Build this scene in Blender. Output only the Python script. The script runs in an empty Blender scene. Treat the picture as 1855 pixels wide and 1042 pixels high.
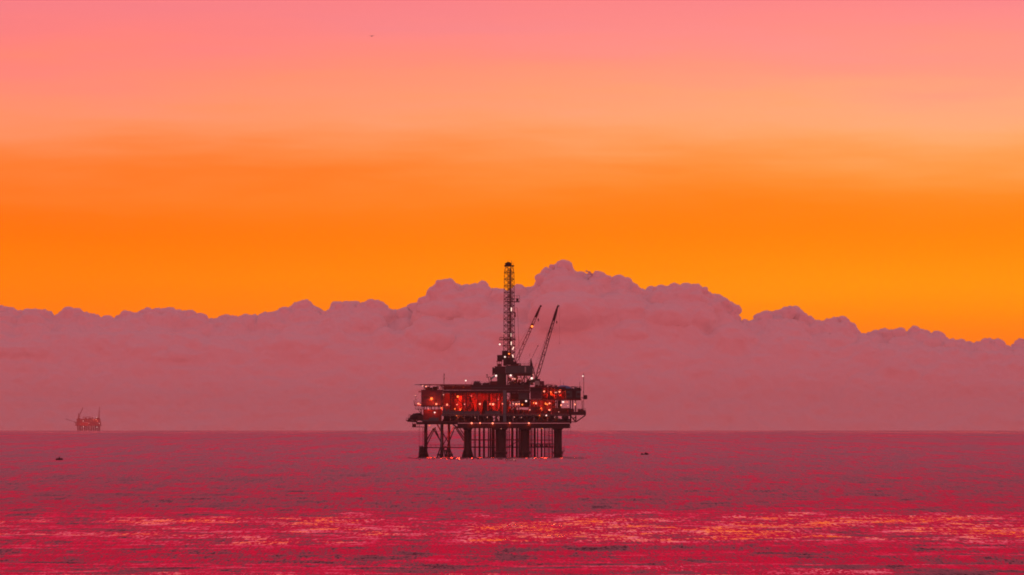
import bpy, bmesh, math, random
import numpy as np
from mathutils import Vector, noise as mnoise

random.seed(7)
rng = np.random.default_rng(7)
scene = bpy.context.scene
COL = scene.collection

# ------------------------------------------------------------------ units of the place
F_PX = 11400.0            # focal length in pixels of an 1855 px wide frame
CAM = Vector((0.0, -2500.0, 15.55))
R_EARTH = 6.371e6
S = 2500.0 / F_PX         # metres per photograph pixel at the platform (0.219 m)


def sea_z(x, y):
    return -((x - CAM.x) ** 2 + (y - CAM.y) ** 2) / (2 * R_EARTH)


def PX(px):               # survey of the platform: metres east of the sight line
    return (px - 927.5) * S


def PZ(py):               # ... and metres above the local sea datum
    return CAM.z + (755.0 - py) * S


def srgb(r, g, b, k=1.0):
    def f(c):
        c /= 255.0
        return (c / 12.92 if c <= 0.04045 else ((c + 0.055) / 1.055) ** 2.4) * k
    return (f(r), f(g), f(b), 1.0)


# ------------------------------------------------------------------ camera
cd = bpy.data.cameras.new('camera')
cam = bpy.data.objects.new('camera', cd)
COL.objects.link(cam)
cam.location = CAM
cd.sensor_width = 36.0
cd.lens = 36.0 * F_PX / 1855.0
cam.rotation_euler = (math.radians(90) + math.atan((755.0 - 521.0) / F_PX), 0, 0)
cd.clip_start = 1.0
cd.clip_end = 400000.0
scene.camera = cam

# ------------------------------------------------------------------ view transform / sampling
scene.view_settings.view_transform = 'Standard'
scene.view_settings.look = 'None'
scene.view_settings.exposure = 0.0
scene.view_settings.gamma = 1.0
scene.view_settings.use_curve_mapping = False
scene.render.engine = 'CYCLES'
scene.cycles.use_denoising = True
scene.cycles.filter_width = 1.8
scene.cycles.max_bounces = 9
scene.cycles.diffuse_bounces = 8
scene.cycles.glossy_bounces = 3
scene.cycles.transparent_max_bounces = 8
scene.cycles.volume_bounces = 0
scene.cycles.sample_clamp_indirect = 6.0

# ------------------------------------------------------------------ dusk sky
world = bpy.data.worlds.new('World')
scene.world = world
world.use_nodes = True
wt = world.node_tree
wt.nodes.clear()


class NT:
    """small helper to write node trees"""
    def __init__(self, tree):
        self.t = tree

    def n(self, typ, **kw):
        nd = self.t.nodes.new(typ)
        for k, v in kw.items():
            setattr(nd, k, v)
        return nd

    def link(self, a, b):
        self.t.links.new(a, b)

    def put(self, sock, v):
        if isinstance(v, bpy.types.NodeSocket):
            self.t.links.new(v, sock)
        else:
            sock.default_value = v

    def math(self, op, a, b=0.0, c=0.0, clamp=False):
        nd = self.n('ShaderNodeMath', operation=op, use_clamp=clamp)
        self.put(nd.inputs[0], a)
        self.put(nd.inputs[1], b)
        self.put(nd.inputs[2], c)
        return nd.outputs[0]

    def vmath(self, op, a, b=(0, 0, 0)):
        nd = self.n('ShaderNodeVectorMath', operation=op)
        self.put(nd.inputs[0], a)
        self.put(nd.inputs[1], b)
        return nd.outputs[0]

    def smooth(self, x, lo, hi, a=0.0, b=1.0):
        nd = self.n('ShaderNodeMapRange', interpolation_type='SMOOTHSTEP', clamp=True)
        self.put(nd.inputs[0], x)
        nd.inputs[1].default_value = lo
        nd.inputs[2].default_value = hi
        nd.inputs[3].default_value = a
        nd.inputs[4].default_value = b
        return nd.outputs[0]

    def ramp(self, fac, stops, interp='LINEAR'):
        nd = self.n('ShaderNodeValToRGB')
        cr = nd.color_ramp
        cr.interpolation = interp
        while len(cr.elements) < len(stops):
            cr.elements.new(0.5)
        for e, (p, c) in zip(cr.elements, sorted(stops, key=lambda s: s[0])):
            e.position = p
            e.color = c
        self.put(nd.inputs[0], fac)
        return nd.outputs[0]

    def mix(self, fac, a, b, blend='MIX'):
        nd = self.n('ShaderNodeMix', data_type='RGBA', blend_type=blend)
        self.put(nd.inputs[0], fac)
        self.put(nd.inputs[6], a)
        self.put(nd.inputs[7], b)
        return nd.outputs[2]

    def noise(self, vec, scale, detail=3.0, rough=0.5, lac=2.0, dims='3D'):
        nd = self.n('ShaderNodeTexNoise', noise_dimensions=dims)
        if vec is not None:
            self.put(nd.inputs['Vector'], vec)
        nd.inputs['Scale'].default_value = scale
        nd.inputs['Detail'].default_value = detail
        nd.inputs['Roughness'].default_value = rough
        nd.inputs['Lacunarity'].default_value = lac
        return nd


w = NT(wt)
tc = w.n('ShaderNodeTexCoord')
sx = w.n('ShaderNodeSeparateXYZ')
w.link(tc.outputs['Generated'], sx.inputs[0])
dx, dy, dz = sx.outputs
# faint streaks of high cirrus, drawn out along the horizon
mp = w.n('ShaderNodeMapping')
mp.inputs['Rotation'].default_value = (0, math.radians(-3.0), 0)
mp.inputs['Scale'].default_value = (14, 14, 110)
w.link(tc.outputs['Generated'], mp.inputs[0])
st = w.noise(mp.outputs[0], 1.0, 4.0, 0.55)
st_amp = w.smooth(dz, 0.015, 0.05, 0.0015, 0.020)
dzn = w.math('ADD', dz, w.math('MULTIPLY', w.math('SUBTRACT', st.outputs[0], 0.5), st_amp))
mp2 = w.n('ShaderNodeMapping')
mp2.inputs['Rotation'].default_value = (0, math.radians(5.0), 0)
mp2.inputs['Scale'].default_value = (30, 30, 330)
w.link(tc.outputs['Generated'], mp2.inputs[0])
st2 = w.noise(mp2.outputs[0], 1.0, 5.0, 0.6)
dzn = w.math('ADD', dzn, w.math('MULTIPLY', w.math('SUBTRACT', st2.outputs[0], 0.5), w.smooth(dz, 0.03, 0.055, 0.0006, 0.006)))


def low(py):              # elevation -> ramp position for the lowest four degrees
    return ((755.0 - py) / F_PX + 0.004) / 0.0741


def hi(deg):
    return math.sqrt(math.sin(math.radians(deg)))


fac_low = w.math('DIVIDE', w.math('ADD', dzn, 0.004), 0.0741, clamp=True)
left = w.ramp(fac_low, interp='B_SPLINE', stops=[
    (low(790), srgb(190, 80, 85)), (low(680), srgb(245, 100, 40)), (low(600), srgb(255, 116, 8)),
    (low(530), srgb(255, 124, 0)), (low(480), srgb(255, 122, 0)), (low(430), srgb(255, 113, 0)),
    (low(370), srgb(255, 111, 16)), (low(310), srgb(255, 122, 46)), (low(250), srgb(255, 134, 80)),
    (low(190), srgb(255, 140, 100)), (low(130), srgb(252, 132, 110)), (low(70), srgb(246, 124, 118)),
    (low(0), srgb(230, 116, 124)), (low(-60), srgb(232, 112, 124))])
right = w.ramp(fac_low, interp='B_SPLINE', stops=[
    (low(790), srgb(200, 85, 80)), (low(680), srgb(252, 108, 22)), (low(600), srgb(255, 126, 0)),
    (low(540), srgb(255, 145, 0)), (low(490), srgb(255, 144, 0)), (low(430), srgb(255, 128, 0)),
    (low(370), srgb(255, 131, 18)), (low(310), srgb(255, 146, 56)), (low(250), srgb(255, 164, 98)),
    (low(190), srgb(255, 168, 120)), (low(130), srgb(255, 152, 122)), (low(70), srgb(250, 144, 128)),
    (low(0), srgb(242, 144, 142)), (low(-60), srgb(240, 134, 138))])
infr = w.mix(w.smooth(w.math('ADD', dx, w.math('MULTIPLY', w.math('SUBTRACT', st.outputs[0], 0.5), 0.12)), -0.1, 0.1), left, right)
fac_hi = w.math('SQRT', w.math('MAXIMUM', dzn, 0.0), clamp=True)
upper = w.ramp(fac_hi, [
    (hi(3.2), srgb(246, 132, 130)), (hi(4.4), srgb(238, 120, 130)), (hi(6), srgb(228, 62, 94)),
    (hi(8.5), srgb(234, 30, 68)), (hi(13), srgb(212, 54, 82)), (hi(20), srgb(206, 108, 118)), (hi(29), srgb(204, 132, 138)),
    (hi(50), srgb(164, 114, 126)), (hi(90), srgb(134, 100, 118))])
west = w.mix(w.smooth(dz, 0.056, 0.072), infr, upper)
east = w.ramp(fac_hi, [
    (hi(0), srgb(250, 112, 106, 1.12)), (hi(4), srgb(254, 114, 108, 1.12)), (hi(12), srgb(250, 108, 108, 1.1)), (hi(22), srgb(216, 100, 108, 1.05)),
    (hi(40), srgb(172, 100, 114)), (hi(90), srgb(134, 100, 118))])
dome = w.mix(w.smooth(dy, -0.35, 0.75), east, west)
below = srgb(150, 60, 70)
sky_col = w.mix(w.smooth(dz, -0.012, -0.004), below, dome)
bg = w.n('ShaderNodeBackground')
w.link(sky_col, bg.inputs[0])
bg.inputs[1].default_value = 1.12
out = w.n('ShaderNodeOutputWorld')
w.link(bg.outputs[0], out.inputs[0])

# the sun has gone down behind the cloud bank: only a last weak red light is left
sl = bpy.data.lights.new('sun', 'SUN')
sl.energy = 0.10
sl.angle = math.radians(0.6)
sl.color = (1.0, 0.42, 0.16)
sun = bpy.data.objects.new('sun', sl)
COL.objects.link(sun)
_d = Vector((-math.sin(math.radians(2.5)), -math.cos(math.radians(2.5)), -math.sin(math.radians(0.35))))
sun.rotation_euler = _d.to_track_quat('-Z', 'Y').to_euler()
sun.location = (0, 0, 200)


# ------------------------------------------------------------------ materials
def new_mat(name):
    m = bpy.data.materials.new(name)
    m.use_nodes = True
    nt = m.node_tree
    nt.nodes.clear()
    o = nt.nodes.new('ShaderNodeOutputMaterial')
    return m, NT(nt), o


def steel(name, col, rough=0.6, wear=(0.09, 0.03, 0.015), amount=0.35, metal=0.0, streak=True):
    """weathered painted steel: blotchy paint, rust patches and runs"""
    m, k, o = new_mat(name)
    g = k.n('ShaderNodeNewGeometry')
    n1 = k.noise(g.outputs['Position'], 0.35, 5, 0.6)
    mp = k.n('ShaderNodeMapping')
    mp.inputs['Scale'].default_value = (2.2, 2.2, 0.25)
    k.link(g.outputs['Position'], mp.inputs[0])
    n2 = k.noise(mp.outputs[0], 1.0, 4, 0.65)
    c = Vector(col)
    base = k.mix(n1.outputs[0], tuple(c * 0.62) + (1,), tuple(c * 1.3) + (1,))
    r = k.smooth(k.math('ADD', k.math('MULTIPLY', n1.outputs[0], 0.5), k.math('MULTIPLY', n2.outputs[0], 0.5)),
                 0.5, 0.64, 0.0, amount)
    cc = k.mix(r, base, tuple(wear) + (1,))
    p = k.n('ShaderNodeBsdfPrincipled')
    k.link(cc, p.inputs['Base Color'])
    k.put(p.inputs['Roughness'], k.math('ADD', rough, k.math('MULTIPLY', k.math('SUBTRACT', n2.outputs[0], 0.5), 0.3), clamp=True))
    p.inputs['Metallic'].default_value = metal
    k.link(p.outputs[0], o.inputs[0])
    return m


def glow(name, col, strength):
    m, k, o = new_mat(name)
    e = k.n('ShaderNodeEmission')
    e.inputs[0].default_value = tuple(col) + (1,)
    e.inputs[1].default_value = strength
    k.link(e.outputs[0], o.inputs[0])
    return m


M = {
    'dark': steel('dark_steel', (0.011, 0.007, 0.007), 0.6, (0.02, 0.006, 0.005), 0.5),
    'black': steel('fouled_steel', (0.007, 0.005, 0.005), 0.75, (0.014, 0.005, 0.004), 0.5),
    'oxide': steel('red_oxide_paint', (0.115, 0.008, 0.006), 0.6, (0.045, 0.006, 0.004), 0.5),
    'bay': steel('bay_lit_red', (0.19, 0.008, 0.004), 0.6, (0.09, 0.005, 0.003), 0.25),  # brighter copy of the oxide red, lamp glow put into its colour
    'haze_red': steel('haze_lifted_red', (0.40, 0.055, 0.075), 0.7, (0.26, 0.04, 0.045), 0.4),  # far platform's haze put into the colour; also on some near members
    'teal': steel('grey_green_paint', (0.022, 0.085, 0.090), 0.55, (0.022, 0.016, 0.014), 0.45),
    'grey': steel('pale_grey_paint', (0.050, 0.16, 0.17), 0.5, (0.04, 0.03, 0.025), 0.4),
    'mauve': steel('faded_cladding', (0.065, 0.030, 0.050), 0.6, (0.03, 0.010, 0.014), 0.4),
    'yellow': steel('yellow_paint', (0.16, 0.09, 0.01), 0.55, (0.05, 0.02, 0.008), 0.6),
    'blue': steel('blue_tarpaulin', (0.05, 0.22, 0.46), 0.7, (0.04, 0.15, 0.3), 0.4),
    'white': steel('white_paint', (0.30, 0.42, 0.42), 0.5, (0.16, 0.13, 0.12), 0.3),
    'rubber': steel('wet_rubber', (0.007, 0.005, 0.005), 0.7, (0.012, 0.006, 0.005), 0.3),
    'lamp_warm': glow('sodium_lamp', (1.0, 0.25, 0.14), 2.5),
    'lamp_pale': glow('mercury_lamp', (1.0, 0.66, 0.58), 1.8),
    'lamp_pink': glow('small_bulkhead_lamp', (1.0, 0.36, 0.28), 1.3),
    'tube': glow('fluorescent_tube', (1.0, 0.66, 0.52), 1.9),
    'beacon': glow('orange_beacon', (1.0, 0.20, 0.035), 2.6),
}


def tag(o, label=None, category=None, group=None, kind=None):
    if label:
        o['label'] = label
    if category:
        o['category'] = category
    if group:
        o['group'] = group
    if kind:
        o['kind'] = kind
    return o


class MB:
    """mesh builder: gathers simple shapes, builds ONE object"""
    def __init__(self):
        self.v, self.f = [], []

    def _add(self, vs, fs):
        b = len(self.v)
        self.v += [tuple(x) for x in vs]
        self.f += [tuple(i + b for i in q) for q in fs]

    def box(self, x0, x1, y0, y1, z0, z1):
        self._add([(x0, y0, z0), (x1, y0, z0), (x1, y1, z0), (x0, y1, z0),
                   (x0, y0, z1), (x1, y0, z1), (x1, y1, z1), (x0, y1, z1)],
                  [(0, 3, 2, 1), (4, 5, 6, 7), (0, 1, 5, 4), (1, 2, 6, 5), (2, 3, 7, 6), (3, 0, 4, 7)])
        return self

    def tube(self, a, b, r0, r1=None, n=8, cap=True):
        a, b = Vector(a), Vector(b)
        r1 = r0 if r1 is None else r1
        d = (b - a).normalized()
        u = d.orthogonal().normalized() if abs(d.z) < 0.999 else Vector((1, 0, 0))
        w_ = d.cross(u)
        off = math.pi / n
        vs = []
        for c, r in ((a, r0), (b, r1)):
            for i in range(n):
                t = 2 * math.pi * i / n + off
                vs.append(c + u * (math.cos(t) * r) + w_ * (math.sin(t) * r))
        fs = [(i, (i + 1) % n, n + (i + 1) % n, n + i) for i in range(n)]
        if cap:
            fs += [tuple(range(n - 1, -1, -1)), tuple(range(n, 2 * n))]
        self._add(vs, fs)
        return self

    def bar(self, a, b, r):
        return self.tube(a, b, r * 1.3, n=4)

    def lathe(self, c, prof, n=12):
        """prof: (radius, z) pairs from bottom to top about the vertical through c"""
        cx, cy, cz = c
        vs = []
        for r, z in prof:
            for i in range(n):
                t = 2 * math.pi * i / n
                vs.append((cx + r * math.cos(t), cy + r * math.sin(t), cz + z))
        fs = []
        for j in range(len(prof) - 1):
            for i in range(n):
                a, b = j * n + i, j * n + (i + 1) % n
                fs.append((a, b, b + n, a + n))
        fs.append(tuple(range(n - 1, -1, -1)))
        k = (len(prof) - 1) * n
        fs.append(tuple(range(k, k + n)))
        self._add(vs, fs)
        return self

    def ball(self, c, r, n=8):
        prof = [(max(0.02 * r, r * math.sin(math.pi * j / 6)), -r * math.cos(math.pi * j / 6)) for j in range(7)]
        return self.lathe(c, prof, n)

    def hull(self, rings):
        """loft through equal-length rings of points, capped"""
        n = len(rings[0])
        vs = [p for r in rings for p in r]
        fs = []
        for j in range(len(rings) - 1):
            for i in range(n):
                a, b = j * n + i, j * n + (i + 1) % n
                fs.append((a, b, b + n, a + n))
        fs.append(tuple(range(n - 1, -1, -1)))
        k = (len(rings) - 1) * n
        fs.append(tuple(range(k, k + n)))
        self._add(vs, fs)
        return self

    def build(self, name, mat, parent=None, kind=None, label=None, smooth=False):
        me = bpy.data.meshes.new(name)
        # local coordinates relative to the parent's origin
        off = world_of(parent)
        me.from_pydata([(x - off.x, y - off.y, z - off.z) for x, y, z in self.v], [], self.f)
        me.materials.append(M[mat] if isinstance(mat, str) else mat)
        if smooth:
            me.polygons.foreach_set('use_smooth', [True] * len(me.polygons))
        me.update()
        o = bpy.data.objects.new(name, me)
        COL.objects.link(o)
        o.parent = parent
        if kind:
            o['kind'] = kind
        if label:
            o['label'] = label
        return o


def world_of(o):
    v = Vector((0, 0, 0))
    while o is not None:
        v += o.location
        o = o.parent
    return v


def thing(name, loc, label, category, group=None):
    o = bpy.data.objects.new(name, None)
    COL.objects.link(o)
    o.location = loc
    o.empty_display_size = 1.0
    return tag(o, label, category, group)


# ------------------------------------------------------------------ the sea: one sheet that follows the earth's curve
def build_sea():
    r = [3.0, 12, 30, 60, 100, 150, 210, 270, 320, 350]
    while r[-1] < 18600:
        r.append(r[-1] + max(1.2, r[-1] * 0.0037))
    r = np.array(r)
    fine = np.radians(np.linspace(-5.9, 5.9, 561))
    rest = np.radians(np.linspace(5.9, 354.1, 64))[1:-1]
    az = np.concatenate([fine, rest])
    nr, na = len(r), len(az)
    RR, AA = np.meshgrid(r, az, indexing='ij')
    X = CAM.x + RR * np.sin(AA)
    Y = CAM.y + RR * np.cos(AA)
    Z = -(RR ** 2) / (2 * R_EARTH)
    dr = np.gradient(r)[:, None]
    H = np.zeros_like(Z)
    infine = (np.abs(((AA + np.pi) % (2 * np.pi)) - np.pi) < math.radians(5.95))
    for i in range(34):
        lam = 8.0 * (70.0 / 8.0) ** (i / 33.0) * rng.uniform(0.9, 1.1)
        th = rng.normal(0.0, 0.30)
        kx, ky = math.sin(th) * 2 * math.pi / lam, -math.cos(th) * 2 * math.pi / lam
        amp = 0.006 * lam / (2 * math.pi) * rng.uniform(0.6, 1.3)
        fade = np.clip((lam / dr - 3.5) / 3.0, 0, 1)
        ph = rng.uniform(0, 6.28)
        H += amp * fade * np.sin(kx * X + ky * Y + ph)
    # crests a little sharper than troughs
    H = H + 0.25 * np.abs(H) * H
    slick = np.clip((Y + 1760) / 60, 0, 1) * np.clip((-1400 - Y) / 100, 0, 1)
    H = H * (1 - 0.7 * slick)
    Z = Z + np.where(infine, H, 0.0)
    co = np.stack([X, Y, Z], -1).reshape(-1, 3)
    i0 = (np.arange(nr - 1)[:, None] * na + np.arange(na)[None, :])
    i1 = (np.arange(nr - 1)[:, None] * na + (np.arange(na)[None, :] + 1) % na)
    q = np.stack([i0, i0 + na, i1 + na, i1], -1).reshape(-1, 4)
    # normals must look up
    me = bpy.data.meshes.new('sea')
    me.vertices.add(len(co))
    me.vertices.foreach_set('co', co.astype(np.float32).ravel())
    me.loops.add(q.size)
    me.loops.foreach_set('vertex_index', q[:, ::-1].astype(np.int32).ravel())
    me.polygons.add(len(q))
    me.polygons.foreach_set('loop_start', np.arange(0, q.size, 4, dtype=np.int32))
    me.polygons.foreach_set('use_smooth', np.ones(len(q), dtype=bool))
    me.update(calc_edges=True)
    if me.polygons[len(q) // 2].normal.z < 0:
        me.flip_normals()
    o = bpy.data.objects.new('sea', me)
    COL.objects.link(o)
    o['kind'] = 'structure'

    m, k, out_ = new_mat('sea_water')
    g = k.n('ShaderNodeNewGeometry')
    pos = g.outputs['Position']
    sp = k.n('ShaderNodeSeparateXYZ')
    k.link(pos, sp.inputs[0])

    def stretched(scale_x, scale_y, rot=0.0):
        mp_ = k.n('ShaderNodeMapping')
        mp_.inputs['Rotation'].default_value = (0, 0, math.radians(rot))
        mp_.inputs['Scale'].default_value = (scale_x, scale_y, 0.0)
        k.link(pos, mp_.inputs[0])
        return mp_.outputs[0]
    # wind-wave slopes at every size: short-crested facets, and longer-crested groups drawn out along the wind
    def facet(i, detail=1.0):
        lx, ly = 0.30 * 2 ** i, 2.5 * 4 ** i
        return k.noise(stretched(1 / lx, 1 / ly, (.3, -.25, .12, -.08, .04, 0)[i]), 1.0, detail, 0.5)

    def group(i):
        lx, ly = 3.4 * 2 ** i, 9.0 * 4 ** i
        return k.noise(stretched(1 / lx, 1 / ly, (-.3, .3, -.12, .1, .05, 0)[i]), 1.0, 2.0, 0.55)

    def centred(sock, ch):
        s_ = k.n('ShaderNodeSeparateColor')
        k.link(sock, s_.inputs[0])
        return k.math('SUBTRACT', s_.outputs[ch], 0.5)
    fs = [facet(i) for i in range(6)]
    gs = [group(i) for i in range(5)]
    fsum, gsum, xsum = 0.0, 0.0, 0.0
    # longer seas take over from shorter ones with the distance offshore
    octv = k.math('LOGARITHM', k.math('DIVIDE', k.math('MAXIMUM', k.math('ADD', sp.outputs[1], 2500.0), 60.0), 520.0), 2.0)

    def part_of(i, last):
        d_ = k.math('SUBTRACT', octv, float(i))
        lo = 1.0 if i == 0 else k.smooth(d_, -1.3, -0.2)
        return k.math('MULTIPLY', lo, 1.0 if i == last else k.smooth(d_, 0.5, 1.7, 1.0, 0.0))
    for i, f_ in enumerate(fs):
        wt_ = part_of(i, 5)
        fsum = k.math('ADD', fsum, k.math('MULTIPLY', wt_, k.math('SUBTRACT', f_.outputs[0], 0.5)))
        xsum = k.math('ADD', xsum, k.math('MULTIPLY', wt_, centred(f_.outputs[1], 1)))
    for i, g_ in enumerate(gs):
        gsum = k.math('ADD', gsum, k.math('MULTIPLY', part_of(i, 4), k.math('SUBTRACT', g_.outputs[0], 0.5)))
    # a band of calmer water about nine hundred metres out, ragged along its edges
    warp = k.noise(stretched(1 / 14.0, 1 / 90.0, -4), 1.0, 6, 0.65)
    warp2 = k.noise(stretched(1 / 60.0, 1 / 160.0, 0), 1.0, 2, 0.5)
    yy = k.math('ADD', sp.outputs[1], k.math('MULTIPLY', k.math('SUBTRACT', warp.outputs[0], 0.5), 170.0))
    yy = k.math('ADD', yy, k.math('MULTIPLY', k.math('SUBTRACT', warp2.outputs[0], 0.5), 200.0))
    band = k.math('MULTIPLY', k.smooth(yy, -1770.0, -1680.0), k.smooth(yy, -1560.0, -1400.0, 1.0, 0.0))
    patch = k.noise(stretched(1 / 20.0, 1 / 75.0, .2), 1.0, 4.0, 0.6)
    band = k.math('MULTIPLY', band, k.smooth(k.math('ADD', patch.outputs[0], k.math('MULTIPLY', sp.outputs[0], 0.0008)), 0.35, 0.60))
    band = k.math('MAXIMUM', band, k.math('MULTIPLY', k.smooth(yy, -1842.0, -1880.0), k.smooth(patch.outputs[0], 0.40, 0.62, 0.0, 0.9)))
    raw = k.math('ADD', k.math('MULTIPLY', fsum, 0.17), k.math('MULTIPLY', gsum, 0.17))
    # inshore: steadily ruffled, with here and there a steep face
    near = k.math('ADD', raw, k.math('MULTIPLY', k.math('MAXIMUM', k.math('SUBTRACT', raw, 0.02), 0.0), 2.8))
    near = k.math('ADD', near, SEA_BIAS)
    # the odd steep swell face, long-crested
    sw1 = k.noise(stretched(1 / 9.0, 1 / 15.0, .3), 1.0, 2.0, 0.5)
    sw2 = k.noise(stretched(1 / 24.0, 1 / 75.0, -.2), 1.0, 3.0, 0.55)
    near = k.math('ADD', near, k.smooth(k.math('ADD', sw1.outputs[0], k.math('MULTIPLY', raw, 0.6)), 0.55, 0.66, 0.0, 0.15))
    near = k.math('ADD', near, k.smooth(k.math('ADD', sw2.outputs[0], k.math('MULTIPLY', raw, 0.8)), 0.54, 0.66, 0.0, 0.14))
    near = k.math('MAXIMUM', near, 0.040)
    slick = k.math('ADD', k.smooth(raw, -0.022, -0.010, 0.004, 0.055), k.smooth(raw, -0.010, 0.08, 0.0, 0.06))
    near = k.math('ADD', k.math('MULTIPLY', near, k.math('SUBTRACT', 1.0, band)), k.math('MULTIPLY', slick, band))
    # offshore: the breeze is up, steep ripples, with glassy lanes between that widen far out
    offs = k.smooth(raw, -0.08, 0.09, 0.075, 0.25)
    tf3 = k.smooth(octv, 2.7, 4.3)
    thr = k.math('ADD', -0.16, k.math('MULTIPLY', tf3, 0.15))
    rip = k.smooth(k.math('SUBTRACT', raw, thr), -0.004, 0.004)
    offs = k.math('MULTIPLY', offs, rip)
    tf = k.math('MULTIPLY', k.smooth(octv, 0.35, 2.0), k.math('SUBTRACT', 1.0, band))
    syy = k.math('ADD', k.math('MULTIPLY', near, k.math('SUBTRACT', 1.0, tf)), k.math('MULTIPLY', offs, tf))
    xsum = k.math('MULTIPLY', xsum, k.math('SUBTRACT', 1.0, k.math('MULTIPLY', tf, k.math('SUBTRACT', 1.0, rip))))
    amp = 1.0
    sxx = k.math('MULTIPLY', xsum, 0.12)
    cx = k.n('ShaderNodeCombineXYZ')
    k.link(k.math('MULTIPLY', sxx, amp), cx.inputs[0])
    k.link(k.math('MULTIPLY', k.math('MULTIPLY', syy, amp), -1.0), cx.inputs[1])
    nrm = k.vmath('NORMALIZE', k.vmath('ADD', g.outputs['Normal'], cx.outputs[0]))
    # dark wine body; mirror colour tinted wine to redden the reflected sky
    body = k.n('ShaderNodeBsdfDiffuse')
    # haze and sky light put into the body colour: crimson inshore, greyer far out
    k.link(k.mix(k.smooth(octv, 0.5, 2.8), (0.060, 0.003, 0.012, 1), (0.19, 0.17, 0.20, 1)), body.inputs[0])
    mir = k.n('ShaderNodeBsdfGlossy')
    mir.inputs[0].default_value = (1.0, 0.62, 0.80, 1)
    mir.inputs['Roughness'].default_value = 0.05
    k.link(nrm, mir.inputs['Normal'])
    fr = k.n('ShaderNodeFresnel')
    fr.inputs['IOR'].default_value = 1.333
    k.link(nrm, fr.inputs['Normal'])
    p = k.n('ShaderNodeMixShader')
    k.link(fr.outputs[0], p.inputs[0])
    k.link(body.outputs[0], p.inputs[1])
    k.link(mir.outputs[0], p.inputs[2])
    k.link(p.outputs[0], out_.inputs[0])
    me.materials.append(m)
    return o


SEA_BIAS = 0.07
sea = build_sea()

# ------------------------------------------------------------------ cumulus bank on the horizon, forty kilometres out
CLOUD_D = 40000.0
CS = CLOUD_D / F_PX
PROFILE = [(-700, 640), (-500, 610), (-300, 585), (-150, 575), (-60, 560), (0, 557), (30, 561), (62, 558), (82, 560), (95, 575), (130, 562), (165, 569),
           (200, 568), (225, 563), (250, 560), (285, 556), (310, 560), (330, 568), (360, 570), (390, 577), (420, 573), (450, 570),
           (485, 573), (500, 562), (545, 551), (580, 560), (592, 569), (610, 552), (640, 548), (660, 543), (685, 544),
           (700, 557), (720, 567), (740, 561), (755, 558), (765, 545), (780, 524), (795, 508), (815, 510), (840, 516),
           (880, 513), (900, 522), (912, 532), (935, 519), (960, 518), (975, 512), (981, 490), (1000, 480), (1015, 478),
           (1040, 487), (1075, 487), (1090, 500), (1110, 508), (1140, 508), (1165, 524), (1195, 520), (1215, 516),
           (1245, 514), (1265, 518), (1290, 530), (1318, 545), (1326, 552), (1330, 566), (1348, 577), (1368, 580),
           (1385, 565), (1415, 553), (1440, 556), (1455, 576), (1475, 580), (1500, 578), (1520, 573), (1540, 585),
           (1552, 600), (1570, 609), (1590, 602), (1620, 596), (1640, 600), (1665, 594), (1690, 605), (1720, 614),
           (1760, 613), (1800, 618), (1830, 628), (1855, 619), (1920, 610), (2050, 622), (2250, 640), (2500, 668)]
_pp = np.array(PROFILE, float)


def top_at(px):
    return float(np.interp(px, _pp[:, 0], _pp[:, 1]))


def ico(sub):
    bm = bmesh.new()
    bmesh.ops.create_icosphere(bm, subdivisions=sub, radius=1.0)
    v = np.array([x.co[:] for x in bm.verts])
    f = np.array([[y.index for y in x.verts] for x in bm.faces])
    bm.free()
    return v, f


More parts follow.
